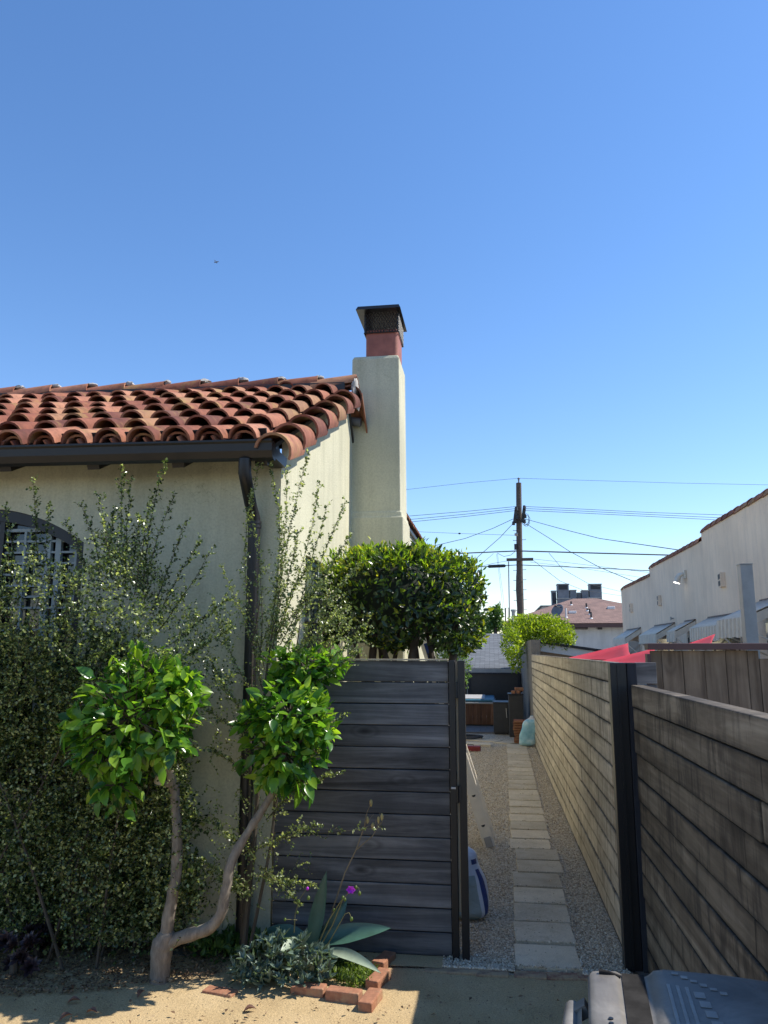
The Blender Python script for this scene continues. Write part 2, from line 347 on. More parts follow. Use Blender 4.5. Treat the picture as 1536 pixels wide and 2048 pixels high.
M = dict(
 wall=stucco('cream_stucco', (.61,.58,.42), (.30,.29,.19), .45), pink=stucco('pink_stucco', (.90,.72,.55), (.45,.37,.32), .35),
 greywall=stucco('white_stucco', (.55,.55,.53), (.3,.3,.3), .4), tan=stucco('tan_stucco', (.42,.32,.23)),
 tile=tilemat(), gutter=metal('dark_gutter_paint', (.011,.010,.011), .42), black=metal('black_steel', (.007,.007,.009), .4),
 ebony=wood('charcoal_stained_wood', ((.035,.034,.034),(.12,.116,.116),(.27,.258,.25)), 'X', 11, None, .7, .32, 3.0),
 fence=wood('weathered_tan_wood', ((.38,.325,.25),(.54,.475,.375),(.66,.595,.48)), 'Y', 14, ((.13,.105,.08), .85), .85, .18, 0, 1.0, (0.0, .1445), (.05,.04,.03)),
 nearfence=wood('weathered_dark_wood', ((.09,.068,.048),(.20,.16,.115),(.35,.29,.215)), 'Y', 12, ((.03,.025,.022), .85), .85, .25, 1.0, .5, (0.0, .1445), (.016,.015,.016)),
 browns=wood('brown_fence_wood', ((.09,.065,.045),(.18,.135,.095),(.27,.21,.15)), 'Z', 16, None, .85, .35, 2.6),
 rawwood=wood('raw_pine', ((.45,.36,.24),(.55,.45,.31),(.62,.53,.38)), 'Z', 14), cedar=wood('cedar', ((.11,.05,.03),(.19,.09,.05),(.26,.13,.075)), 'Z', 14),
 brownpaint=plain('brown_paint', (.075,.036,.033), .55, 0, .1), post=wood('charcoal_post_wood', ((.016,.017,.022),(.032,.034,.042),(.05,.052,.06)), 'Z', 14),
 gravel=gravelmat(), sand=sandmat(), earth=plain('earth', (.13,.115,.09), .95, 0, .25, .5), brick=brickmat(), slab=slabmat(), conc=conc('concrete', (.36,.33,.29)),
 block=shingle('concrete_block', (.27,.24,.20), .4, .2), shingle=shingle('grey_shingle', (.13,.14,.15), .3, .14), brownshingle=shingle('brown_shingle', (.22,.135,.11), .3, .14),
 white=plain('white_paint', (.72,.72,.70), .5, 0, .06), greyframe=plain('grey_window_paint', (.26,.30,.30), .5, 0, .1), flue=plain('clay_flue', (.30,.105,.075), .7, 0, .2, 9, .2), mortar=conc('mortar', (.42,.40,.37), .5),
 galv=plain('galvanised_steel', (.40,.38,.35), .55, .1, .12), alu=plain('aluminium', (.88,.80,.66), .55, 0, .08), awn=plain('awning_aluminium', (.66,.585,.48), .6, 0, .1), grey=plain('grey_metal', (.16,.17,.19), .6, 0, .2, 2),
 red=plain('red_fabric', (.36,.006,.018), .75, 0, .1), bin=None, tubblue=plain('spa_cover_vinyl', (.05,.16,.22), .45, 0, .15), flowerp=plain('purple_petals', (.42,.02,.50), .6), pipe=plain('dark_pipe', (.03,.03,.032), .6),
 bark=barkmat('camellia_bark', (.22,.185,.145)), darkbark=barkmat('dark_bark', (.07,.052,.04)), polewood=barkmat('pole_wood', (.10,.075,.058)),
 twig=plain('twig', (.075,.06,.042), .8), stalk=plain('dry_stalk', (.26,.2,.12), .8), greenstalk=plain('green_stalk', (.16,.15,.06), .7), wire=plain('black_cable', (.02,.02,.022), .6),
 pit=leafmat('pittosporum_leaf', [(0,(.022,.038,.015)),(.4,(.058,.088,.032)),(.6,(.13,.175,.066)),(.78,(.28,.33,.14)),(1,(.50,.54,.27))], .38, .24), pitlight=leafmat('light_pittosporum_leaf', [(0,(.06,.085,.035)),(.4,(.14,.18,.075)),(.75,(.28,.32,.15)),(1,(.50,.53,.28))], .40, .26),
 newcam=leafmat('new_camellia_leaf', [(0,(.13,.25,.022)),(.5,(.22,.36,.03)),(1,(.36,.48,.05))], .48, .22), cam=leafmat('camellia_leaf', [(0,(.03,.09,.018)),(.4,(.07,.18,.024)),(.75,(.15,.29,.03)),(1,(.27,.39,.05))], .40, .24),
 hedge=leafmat('hedge_leaf', [(0,(.018,.036,.015)),(.6,(.036,.066,.022)),(.86,(.05,.09,.02)),(.93,(.16,.22,.02)),(1,(.30,.30,.03))], .32, .27),
 brightbush=leafmat('bright_bush_leaf', [(0,(.10,.17,.012)),(.5,(.21,.29,.018)),(1,(.34,.39,.03))], .42, .4),
 farleaf=leafmat('far_leaf', [(0,(.04,.09,.02)),(1,(.12,.2,.05))], .4, .5),
 blueleaf=leafmat('grey_green_leaf', [(0,(.075,.115,.09)),(.6,(.13,.19,.15)),(1,(.20,.27,.20))], .18, .5),
 agave=plain('agave_skin', (.05,.115,.085), .42, 0, .18, 14), agavepale=plain('pale_agave_skin', (.27,.33,.24), .55, 0, .2, 14), aeon=leafmat('aeonium_leaf', [(0,(.03,.02,.025)),(1,(.07,.045,.05))], .1, .4),
 grass=leafmat('ground_cover', [(0,(.06,.11,.02)),(1,(.2,.27,.06))], .35, .5), litter=leafmat('leaf_litter', [(0,(.08,.045,.025)),(.5,(.2,.12,.06)),(1,(.36,.26,.15))], .1, .8, (1,1,1)),
)
def pebmat():
    mt, t, b = newmat('pebbles')
    t.links.new(ramp(t, island(t), [(0,(.34,.26,.18)),(.4,(.66,.54,.39)),(.8,(.78,.67,.51)),(1,(.88,.82,.70))]), b.inputs['Base Color']); b.inputs['Roughness'].default_value = .85; return mt
M['eaveshade'] = plain('eave_shade_dark', (.018,.014,.012), .95, 0, .3)  # near-black colour that paints in shade under the eave tiles
M['peb'] = pebmat()
def dustymat():
    mt, t, b = newmat('dusty_brick'); v = coords(t); oi = nd(t, 'ShaderNodeObjectInfo')
    c = ramp(t, oi.outputs['Random'], [(0, (.30,.20,.13)), (.45, (.30,.15,.10)), (1, (.38,.28,.18))]); n = ramp(t, noise(t, v, 22, 6, .7), [(.3, .6), (.7, 1.2)]); c = mix(t, 1, c, n, 'MULTIPLY')
    tc = nd(t, 'ShaderNodeTexCoord'); dr = ramp(t, noise(t, tc.outputs['Object'], 14, 6, .7), [(.42, 0), (.58, .85)]); c = mix(t, dr, c, (.42,.31,.18))
    t.links.new(c, b.inputs['Base Color']); b.inputs['Roughness'].default_value = .95; bump(t, b, noise(t, v, 60), .5, .005); return mt
M['dustybrick'] = dustymat()
def glassmat(name, c, rough=.08):
    mt, t, b = newmat(name); b.inputs['Base Color'].default_value = (*c, 1); b.inputs['Roughness'].default_value = rough; b.inputs['Specular IOR Level'].default_value = .8
    v = coords(t); bump(t, b, noise(t, v, 1.2, 2), .08, .02); return mt
M['glass'] = glassmat('dark_glass', (.012,.014,.016)); M['sideglass'] = glassmat('side_glass', (.10,.13,.11), .15)
def binmat():
    mt, t, b = newmat('bin_plastic'); v = coords(t)
    c = ramp(t, noise(t, v, 4, 7, .7, .5), [(.3,(.10,.092,.082)),(.5,(.16,.147,.13)),(.72,(.27,.25,.22))])
    d = ramp(t, noise(t, v, 14, 6, .75), [(.55, 0), (.75, .5)]); c = mix(t, d, c, (.16,.13,.10))
    t.links.new(c, b.inputs['Base Color']); b.inputs['Roughness'].default_value = .5; b.inputs['Specular IOR Level'].default_value = .3; bump(t, b, noise(t, v, 30, 5), .2, .004); return mt
M['bin'] = binmat(); M['bindark'] = plain('bin_dark_channel', (.03,.028,.026), .95, 0, .35, 20, 0, .05); M['binlight'] = plain('bin_embossing', (.24,.225,.20), .5, 0, .2, 20)
def meshmat():
    return metal('black_mesh_wire', (.015,.015,.016), .5)
M['mesh'] = meshmat()
def lampmat():
    mt, t, b = newmat('lamp_lens'); b.inputs['Base Color'].default_value = (.9,.9,.85,1); b.inputs['Emission Color'].default_value = (1,.97,.9,1); b.inputs['Emission Strength'].default_value = 2.2; return mt
M['lens'] = lampmat()
def bagmat(name, cols):
    mt, t, b = newmat(name); v = coords(t)
    t.links.new(ramp(t, noise(t, v, 5, 3), cols), b.inputs['Base Color']); b.inputs['Roughness'].default_value = .35; bump(t, b, noise(t, v, 16, 5, .6, .8), .7, .02); return mt
M['bagwhite'] = bagmat('white_plastic_film', [(.3,(.52,.55,.60)),(.7,(.74,.76,.80))]); M['bagblue'] = bagmat('navy_print', [(.3,(.02,.045,.16)),(.7,(.03,.06,.22))])
M['baggreen'] = bagmat('pale_green_print', [(.3,(.26,.33,.32)),(.7,(.40,.46,.45))]); M['bagcyan'] = bagmat('cyan_print', [(.3,(.16,.40,.52)),(.5,(.30,.55,.65)),(.7,(.6,.72,.76))])

# ---------------------------------------------------------------- setting: ground sheets
g = MB(); g.poly([(-3000,-300,-.06),(3000,-300,-.06),(3000,5000,-.06),(-3000,5000,-.06)]); tag(g.build('ground', M['earth']), kind='structure')
def grid(name, x0, x1, y0, y1, st, fn, mat):
    nx = int((x1-x0)/st); ny = int((y1-y0)/st); b = MB()
    for j in range(ny+1):
        for i in range(nx+1):
            x = x0+(x1-x0)*i/nx; y = y0+(y1-y0)*j/ny; b.v.append((x, y, fn(x, y)))
    for j in range(ny):
        for i in range(nx):
            a = j*(nx+1)+i; b.f.append((a, a+1, a+nx+2, a+nx+1))
    return b.build(name, mat, None, True)
yz = lambda x, y: .010*mnoise.noise(Vector((x*1.3, y*1.3, 0)))+.006*mnoise.noise(Vector((x*5, y*5, 3)))-.008
tag(grid('sandy_yard', -7, 2.2, -1, 5.22, .05, yz, M['sand']), kind='structure')
g = MB(); g.box(-7, -1.60, 5.22, 5.36, -.05, -.005); tag(g.build('soil_strip', M['earth']), kind='structure')
gz = lambda x, y: .010*mnoise.noise(Vector((x*2.2, y*2.2, 5)))-.006
tag(grid('sandy_margin', -1.6, -.37, 5.215, 5.43, .05, lambda x, y: .007+.004*mnoise.noise(Vector((x*5, y*5, 3))), M['sand']), kind='structure')
tag(grid('gravel_bed', -1.53, .80, 5.22, 19.2, .1, gz, M['gravel']), kind='structure')
g = MB(); g.box(-1.53, .80, 19.2, 27, -.05, .0); tag(g.build('patio_paving', M['conc']), kind='structure')
g = MB(); g.box(.95, 14, -1, 60, -.05, -.012); tag(g.build('neighbour_yard_paving', M['conc']), kind='structure')

# ---------------------------------------------------------------- house
CX, YF, SH = -1.535, 5.42, .045
def sh(x, y): return y + SH*(x-CX)          # the front of the house is a little off square
TA = .472; SL = math.atan(TA)
YE, YR = 5.06, 7.95                          # eave, ridge
deck = lambda y: 3.36+TA*(y-5.06)
house = thing('cream_house', 'cream stucco house with red barrel tile roof and a tall chimney', 'house', (-4, 9, 0))
WT = 3.36
ax_, ahw = PY(-10, 1015, YF).x, 0.80
az_ = PY(0, 1018, YF-.08).z; ah = .27      # arch top and rise
def archz(x):
    u = (x-ax_)/ahw; return az_-ah*u*u
wz0 = 1.0
b = MB(); xs = [ax_-ahw+2*ahw*i/24 for i in range(25)]
def fq(x0, x1, z00, z01, z10, z11): b.add([(x0, sh(x0, YF), z00), (x1, sh(x1, YF), z01), (x1, sh(x1, YF), z11), (x0, sh(x0, YF), z10)], [(0,1,2,3)])
fq(-9, ax_-ahw, 0, 0, WT, WT); fq(ax_+ahw, CX, 0, 0, WT, WT)
for i in range(24):
    fq(xs[i], xs[i+1], archz(xs[i]), archz(xs[i+1]), WT, WT); fq(xs[i], xs[i+1], 0, 0, wz0, wz0)
    x0, x1 = xs[i], xs[i+1]
    b.add([(x0, sh(x0,YF), archz(x0)), (x1, sh(x1,YF), archz(x1)), (x1, sh(x1,YF)+.14, archz(x1)), (x0, sh(x0,YF)+.14, archz(x0))], [(0,3,2,1)])
for x in (ax_-ahw, ax_+ahw): b.add([(x, sh(x,YF), wz0), (x, sh(x,YF)+.14, wz0), (x, sh(x,YF)+.14, archz(x)), (x, sh(x,YF), archz(x))], [(0,1,2,3)])
# side wall with a window opening
sw0, sw1, sz0, sz1 = 6.22, 6.92, 1.75, 2.74
top = lambda y: deck(y)-.02 if y < YR else max(deck(YR)-(y-YR)*1.1, 4.22)
def sq(y0, y1, z00, z01, z10, z11): b.add([(CX,y0,z00),(CX,y1,z01),(CX,y1,z11),(CX,y0,z10)], [(0,1,2,3)])
sq(YF, sw0, 0, 0, top(YF), top(sw0)); sq(sw0, sw1, 0, 0, sz0, sz0); sq(sw0, sw1, sz1, sz1, top(sw0), top(sw1)); sq(sw1, YR, 0, 0, top(sw1), top(YR))
sq(YR, 8.38, 0, 0, top(YR), 4.22); sq(8.38, 18.2, 0, 0, 4.22, 4.22)
for (y0, y1, za, zb) in ((sw0, sw0, sz0, sz1), (sw1, sw1, sz0, sz1)): b.add([(CX,y0,za),(CX-.1,y0,za),(CX-.1,y0,zb),(CX,y0,zb)], [(0,1,2,3)])
b.add([(CX,sw0,sz1),(CX-.1,sw0,sz1),(CX-.1,sw1,sz1),(CX,sw1,sz1)], [(0,1,2,3)]); b.add([(CX,sw0,sz0),(CX-.1,sw0,sz0),(CX-.1,sw1,sz0),(CX,sw1,sz0)], [(3,2,1,0)])
b.add([(-9,18.2,0),(CX,18.2,0),(CX,18.2,4.22),(-9,18.2,4.22)], [(3,2,1,0)])
b.add([(-9,8.38,4.1),(CX,8.38,4.1),(CX,18.2,4.1),(-9,18.2,4.1)], [(0,1,2,3)])
b.add([(-9,5.1,0),(-9,18.2,0),(-9,18.2,4.2),(-9,8,4.6),(-9,5.1,3.3)], [(0,1,2,3,4)])
b.build('wall', M['wall'], house)

# roof: underlay deck + pan tiles + cover tiles + rake tiles + ridge
roof_b = MB()
d = Vector((0, math.cos(SL), math.sin(SL))); n = Vector((0, -math.sin(SL), math.cos(SL))); s = Vector((1, SH, 0))
def rp(x, u, h): # point on the roof plane: u along slope from the eave, h above
    p = Vector((x, YE, deck(YE))) + d*u + n*h; p.y += SH*(x-CX); return p
Ltot = (YR-YE)/math.cos(SL)
pitch_x = .245; EXP = .455
xs_c = [CX-.165-pitch_x*i for i in range(24)]
for ci, x in enumerate(xs_c):
    off = rnd.uniform(-.06, .06)
    k = 0; u = -.03+off*.3
    while u < Ltot-.08:
        L = min(.54, Ltot-u+.02); j = lambda a: rnd.uniform(-a, a)
        dd = (d + s*j(.02) - n*(.095+j(.02))).normalized(); nn = (dd.cross(s)*-1).normalized(); nn = s.cross(dd).normalized()
        roof_b.arch(rp(x+j(.010), u+j(.022), .068+j(.008)), dd, s.normalized(), nn, .106+j(.005), .080, L, .016)
        if k == 0:   # booster tile below the first one
            roof_b.arch(rp(x+j(.006), u+.035, .022), dd, s.normalized(), nn, .098, .08, .3, .016)
        u += EXP+j(.02); k += 1
    u = -.04; xp = x-pitch_x/2
    while u < Ltot-.1:
        L = min(.52, Ltot-u)
        dd = (d - n*.04).normalized(); nn = s.cross(dd).normalized()
        roof_b.arch(rp(xp, u, .125), dd, s.normalized()*-1, nn*-1, .105, .095, L, .014, 7, .8)
        u += EXP
# closing tile column between the last cover and the rake
xr = CX+.055; u = -.10; k = 0
while u < Ltot-.02:
    j = lambda a: rnd.uniform(-a, a); L = min(.53, Ltot-u+.1)
    dd = (d+s*j(.01)-n*.14).normalized(); nn = s.cross(dd).normalized(); tl = (nn*.93+s*.36).normalized(); sd = (s.normalized()*.93-nn*.36).normalized()
    roof_b.arch(rp(xr, u+j(.015), -.02), dd, sd, tl, .134, .106, L, .018, 11, 1.08); u += .455+j(.015)
roof = roof_b.build('roof', M['tile'], house, True)
rd = MB(); p0, p1, p2, p3 = rp(-9, -.0, -.0), rp(CX+.02, 0, 0), rp(CX+.02, Ltot, 0), rp(-9, Ltot, 0)
rd.prism([p0, p1, p2, p3], -n*.03)
q2 = p2+Vector((0, .42, -.46)); q3 = p3+Vector((0, .42, -.46)); rd.prism([p3, p2, q2, q3], Vector((0, -.02, -.03)))
rd.build('roof_deck', M['pipe'], roof)
eb = MB(); eb.prism([rp(-9, .10, .0), rp(CX-.03, .10, .0), rp(CX-.03, .10, .115), rp(-9, .10, .115)], d*.02); eb.build('eave_shade_strip', M['eaveshade'], roof)  # dark strip painting in the shade inside the open tile ends
# rear rake tiles going down behind the ridge
rk = MB(); dr = Vector((0, -.66, .75)).normalized(); nr_ = s.cross(dr).normalized()
for i in range(1):
    o = Vector((CX+.055, YR+.40, deck(YR)-.36)); rk.arch(o, dr, s.normalized(), Vector((0,.75,.66)), .125, .11, .50, .017, 11, 1.1)
rk.build('rear_rake_tile', M['tile'], roof, True)
ri = MB(); MORT = []; zr = deck(YR)+.03
x = CX+.13; k = 0
while x > -8.8:
    L = .50; j = lambda a: rnd.uniform(-a, a); yr = YR+SH*(x-CX)
    dd = Vector((-1, -SH, -.15+j(.02))).normalized(); ri.arch((x+j(.01), yr+j(.01), zr+.075), dd, Vector((0,1,0)), dd.cross(Vector((0,1,0)))*-1 if dd.cross(Vector((0,1,0))).z < 0 else dd.cross(Vector((0,1,0))), .118, .138, L, .017, 10)
    if k: mo = MB(); mo.blob((x+.005, yr-.01, zr+.165), .05+.03*rnd.random(), .05, .022+.012*rnd.random(), .7, k*1.7, 10, 7); MORT.append(mo)
    x -= .435; k += 1
ri.build('ridge_cap', M['tile'], roof, True)
mo = MB(); mo.blob((CX+.10, YR-.02, zr+.04), .035, .12, .115, .4, 40); mo.blob((CX+.11, YR+.10, zr-.05), .03, .07, .12, .4, 41)
MORT.append(mo)
for mo in MORT: mo.build('mortar', M['mortar'], roof, True)
fl = MB(); fl.beam((CX, YR-.10, zr+.0), (-9, YR-.10+SH*(-9-CX), zr+.0), .05, .14); fl.build('ridge_flashing', M['pipe'], roof)
pf = MB(); pp = PY(722, 845, 8.27); pf.tube([pp+Vector((-.3,.02,.06)), pp], .05, 14); pf.build('flashing_roll', M['grey'], roof, True)
# gutter and downspout
gx1 = PY(543, 900, 5.0).x
gy = lambda x, y: y+SH*(x-CX)
gb = MB(); prof = [(5.10,3.385),(5.10,3.27),(5.075,3.262),(5.03,3.275),(5.005,3.32),(5.0,3.372),(4.988,3.385),(4.988,3.398),(5.02,3.398)]
P0 = [(-9, gy(-9,y), z+.012*0) for y, z in prof]; gb.prism(P0, (gx1+9, SH*(gx1+9), 0)); gb.build('gutter', M['gutter'], house)
dsx = PY(487, 950, 5.05).x
db = MB(); ddx = PY(497, 1400, 5.33).x; yw = 5.35
def dp(x, y, z): return Vector((x, gy(x, y), z))
a = dsx+.01
db.tube([dp(a, 5.05, 3.27), dp(a, 5.05, 3.17), dp(a+.005, 5.08, 3.11), dp(ddx-.01, 5.29, 2.98), dp(ddx, 5.345, 2.90), dp(ddx, 5.352, 2.82), dp(ddx, 5.352, .12)], [.047]*7, 8)
dsp = db.build('downspout', M['gutter'], house, True)
for z in (2.86, 2.83, 1.6): sb = MB(); sb.tube([dp(ddx, 5.352, z), dp(ddx, 5.352, z+.018)], .053, 8); sb.build('strap', M['gutter'], dsp, True)
for px in (42, 208, 370, 530, -120):
    x = PY(px, 925, 5.2).x; t_ = MB(); t_.beam(rp(x, .0, -.09), rp(x, .36, -.09), .09, .09, n); t_.build('rafter_tail', M['gutter'], house)
bb = MB(); bb.box(gx1-.12, CX+.045, gy(CX,5.09), gy(CX,5.40), 3.285, 3.36); bb.build('eave_shade_block', M['gutter'], house)  # added dark block, standing in for the shadow at the eave end
sf = MB(); sf.prism([rp(-9, .0, -.032), rp(CX+.0, .0, -.032), rp(CX+.0, .42, -.032), rp(-9, .42, -.032)], -n*.012); sf.build('eave_soffit', M['gutter'], house)

# chimney
C0, C1, D0, D1 = CX+.03, -.985, 8.31, 8.95
def ch(x, y, k): return x
cb_ = MB(); zs = [(0, .03, .03), (3.40, .03, .03), (3.42, .018, .018), (3.46, .012, .012), (3.48, .0, .0), (5.27, -.012, -.01), (5.31, -.03, -.03)]
rings = [[(C0-.2, D0-e, z), (C1+e, D0-e, z), (C1+e, D1+e, z), (C0-.2, D1+e, z)] if z < 3.4 else [(C0-e-.05, D0-e, z), (C1+e, D0-e, z), (C1+e, D1+e, z), (C0-e-.05, D1+e, z)] for z, e, _ in zs]
for rg in rings: cb_.v += rg
for i in range(len(rings)-1):
    for q in range(4): cb_.f.append((i*4+q, i*4+(q+1) % 4, i*4+4+(q+1) % 4, i*4+4+q))
L_ = len(rings)*4; cb_.f.append((L_-4, L_-3, L_-2, L_-1))
chim = cb_.build('chimney', M['wall'], house, False, .012)
def rrect(x0, x1, y0, y1, r, z, nn=5):
    out = []
    for (cx_, cy_, a0) in ((x1-r, y0+r, -90), (x1-r, y1-r, 0), (x0+r, y1-r, 90), (x0+r, y0+r, 180)):
        for i in range(nn): a = R(a0+90*i/(nn-1)); out.append((cx_+r*math.cos(a), cy_+r*math.sin(a), z))
    return out
fx0, fx1, fy0, fy1 = -1.395, -1.015, 8.36, 8.80
fb = MB()
for z in (5.28, 5.64): fb.v += rrect(fx0, fx1, fy0, fy1, .05, z)
nq = len(fb.v)//2; fb.f = [(i, (i+1) % nq, (i+1) % nq+nq, i+nq) for i in range(nq)]+[tuple(range(nq, 2*nq))]
fb.build('flue', M['flue'], chim, True)
cage = MB(); kx0, kx1, ky0, ky1, kz0, kz1 = fx0-.012, fx1+.012, fy0-.012, fy1+.012, 5.60, 5.86
def meshwall(p, q):
    p, q = Vector(p), Vector(q); L = (q-p).length; st = .034; H = kz1-kz0; dirn = (q-p)/L; k = -H*.6
    while k < L:
        for sg in (1, -1):
            a0, a1 = k, k+H*.6
            if sg < 0: a0, a1 = a1, a0
            t0, t1 = 0., 1.
            if a1 != a0:
                lo, hi = sorted(((0-a0)/(a1-a0), (L-a0)/(a1-a0))); t0 = max(0, lo); t1 = min(1, hi)
            if t1-t0 < .03: continue
            A = p+dirn*(a0+(a1-a0)*t0)+Vector((0,0,H*t0)); B = p+dirn*(a0+(a1-a0)*t1)+Vector((0,0,H*t1)); cage.tube([A, B], .0042, 4, False)
        k += st
meshwall((kx0,ky0,kz0),(kx1,ky0,kz0)); meshwall((kx1,ky0,kz0),(kx1,ky1,kz0)); meshwall((kx0,ky0,kz0),(kx0,ky1,kz0)); meshwall((kx0,ky1,kz0),(kx1,ky1,kz0))
cage.tube([(kx0,ky0,kz0),(kx1,ky0,kz0),(kx1,ky1,kz0),(kx0,ky1,kz0),(kx0,ky0,kz0)], .008, 5)
cage.build('spark_mesh', M['mesh'], chim)
cp = MB(); lx0, lx1, ly0, ly1, lz = fx0-.095, fx1+.045, fy0-.13, fy1+.14, 5.845
cp.add([(lx0,ly0,lz),(lx1,ly0,lz),(lx1,ly1,lz),(lx0,ly1,lz),(lx0+.02,ly0+.02,lz+.045),(lx1-.02,ly0+.02,lz+.045),(lx1-.02,ly1-.02,lz+.045),(lx0+.02,ly1-.02,lz+.045)], [(0,3,2,1),(4,5,6,7),(0,1,5,4),(1,2,6,5),(2,3,7,6),(3,0,4,7)])
for (x, y) in ((kx0+.01,ky0+.01),(kx1-.01,ky0+.01),(kx0+.01,ky1-.01),(kx1-.01,ky1-.01)): cp.beam((x,y,kz0),(x,y,lz), .018, .018, (0,1,0))
cp.build('chimney_cap', M['black'], chim)
# parapet coping of the rear wing
cpb = MB(); y = 18.4
while y > 9.0:
    cpb.arch((CX-.02, y-.42, 4.24+rnd.uniform(-.006,.006)), (0,1,.02), (1,0,0), (0,0,1), .14, .12, .46, .016, 8); y -= .40
cpb.build('parapet_coping', M['tile'], house, True)
pfa = MB(); pfa.box(CX-.05, CX+.05, 9, 18.3, 4.14, 4.20); pfa.build('parapet_trim', M['gutter'], house)
# side window
wf = MB(); xx = CX-.06
for (y0, y1, z0, z1) in ((sw0, sw0+.05, sz0, sz1), (sw1-.05, sw1, sz0, sz1), (sw0+.05, sw1-.05, sz0, sz0+.05), (sw0+.05, sw1-.05, sz1-.05, sz1), (sw0+.05, sw1-.05, 2.2, 2.235)): wf.box(xx-.02, xx+.02, y0, y1, z0, z1)
win = wf.build('side_window', M['greyframe'], house); pn = MB(); pn.box(xx-.03, xx-.012, sw0+.01, sw1-.01, sz0+.01, sz1-.01); pn.build('pane', M['sideglass'], win)
# arched front window
yg = YF+.10
af = MB(); xsA = xs
for (o0, o1, y0, y1) in ((.0, .07, .02, .10),):
    for i in range(24):
        x0, x1 = xs[i], xs[i+1]; za, zb = archz(x0), archz(x1)
        Y0, Y1, YA, YB = sh(x0, YF)+y0, sh(x0, YF)+y1, sh(x1, YF)+y0, sh(x1, YF)+y1
        af.add([(x0,Y0,za-.002),(x1,YA,zb-.002),(x1,YA,zb-.09),(x0,Y0,za-.09),(x0,Y1,za-.002),(x1,YB,zb-.002),(x1,YB,zb-.09),(x0,Y1,za-.09)], [(0,3,2,1),(3,7,6,2),(0,1,5,4)])
for x in (ax_-ahw+.03, ax_+ahw-.03): af.box(x-.03, x+.03, sh(x,YF)+.02, sh(x,YF)+.1, wz0+.04, archz(x))
xm = PY(12, 1100, YF).x
af.box(xm-.02, xm+.02, sh(xm,YF)+.03, sh(xm,YF)+.1, wz0+.04, archz(xm)-.05)
awin = af.build('arched_window', M['gutter'], house)
fr = MB(); ww = PY(0, 1066, YF).z
cols_x = [PY(px, 1100, YF).x for px in (-60, 55, 100, 120)]
for px, hw in ((100, .024), (120, .022), (55, .009), (155, .009), (-60, .02)):
    x = PY(px, 1100, YF).x; fr.box(x-hw, x+hw, sh(x,YF)+.05, sh(x,YF)+.085, wz0+.04, min(ww, archz(x)-.09))
for py in (1062, 1084, 1106, 1128, 1150, 1172, 1194, 1216, 1260, 1304):
    z = PY(60, py, YF).z; hw = .012 if py == 1062 else .008; xa, xb = ax_-ahw+.06, ax_+ahw-.06
    if archz(xb) < z+.09: xb = min(xb, ax_+ahw*math.sqrt(max(.05, (az_-.09-z)/ah)))
    fr.add([(xa,sh(xa,YF)+.055,z-hw),(xb,sh(xb,YF)+.055,z-hw),(xb,sh(xb,YF)+.055,z+hw),(xa,sh(xa,YF)+.055,z+hw),(xa,sh(xa,YF)+.08,z-hw),(xb,sh(xb,YF)+.08,z-hw),(xb,sh(xb,YF)+.08,z+hw),(xa,sh(xa,YF)+.08,z+hw)], [(0,1,2,3),(7,6,5,4),(3,2,6,7),(4,5,1,0)])
fr.build('muntin', M['greyframe'], awin)
pn = MB(); xa, xb = ax_-ahw, ax_+ahw
pn.add([(xa, sh(xa,YF)+.115, wz0), (xb, sh(xb,YF)+.115, wz0), (xb, sh(xb,YF)+.115, az_), (xa, sh(xa,YF)+.115, az_)], [(0,1,2,3)]); pn.build('pane', M['glass'], awin)

# ---------------------------------------------------------------- gate panel and posts
BP = .1445
pan = thing('slat_fence', 'charcoal stained fence panel of wide horizontal boards beside the open gateway', 'fence', (-.93, 5.44, 0))
b = MB(); xA, xB = CX+.015, PY(900, 1600, 5.40).x
for i in range(13):
    z0 = .008+BP*i; dy = rnd.uniform(-.004, .004)
    b.box(xA, xB, sh(xA, 5.40)+dy, sh(xB, 5.40)+dy+.035, z0, z0+BP-.006+rnd.uniform(-.002, .001))
b.build('board_panel', M['ebony'], pan, False, .004)
b = MB(); b.box(xA, xB, 5.385, 5.44, 13*BP+.008, 13*BP+.018); b.build('top_cap', M['rawwood'], pan)
b = MB(); b.box(xA+.1, xB-.1, 5.445, 5.48, .0, 1.7); b.build('backing', M['post'], pan)
px_ = PY(900, 1600, 5.39).x
gp = thing('gate_post', 'black steel gate post at the end of the charcoal board panel', 'post', (px_+.08, 5.42, 0))
xa = px_+.004; xb = PY(914, 1600, 5.39).x; xc = PY(919.5, 1600, 5.39).x; xd = PY(934, 1600, 5.39).x
b = MB(); b.box(xa, xb, 5.37, 5.46, 0, 1.885); b.build('post', M['black'], gp, False, .003)
b = MB(); b.box(xc, xd, 5.36, 5.44, 0, 1.885); b.build('gate_frame', M['black'], gp, False, .003)
b = MB(); b.box(xb+.002, xc-.002, 5.40, 5.43, .28, 1.875); b.build('gap_strip', M['rawwood'], gp)  # added tan strip, standing in for the bright view through the gap
for py in (1380, 1588):
    z = PY(917, py, 5.36).z; b = MB(); b.box(xb-.004, xc+.012, 5.352, 5.372, z-.05, z+.05); b.tube([((xb+xc)/2, 5.352, z-.055), ((xb+xc)/2, 5.352, z+.055)], .008, 8); b.build('hinge', M['black'], gp)
b = MB(); z = PY(905, 1576, 5.36).z; b.box(xa+.006, xb-.002, 5.356, 5.368, z-.006, z+.006); b.build('latch', M['galv'], gp)

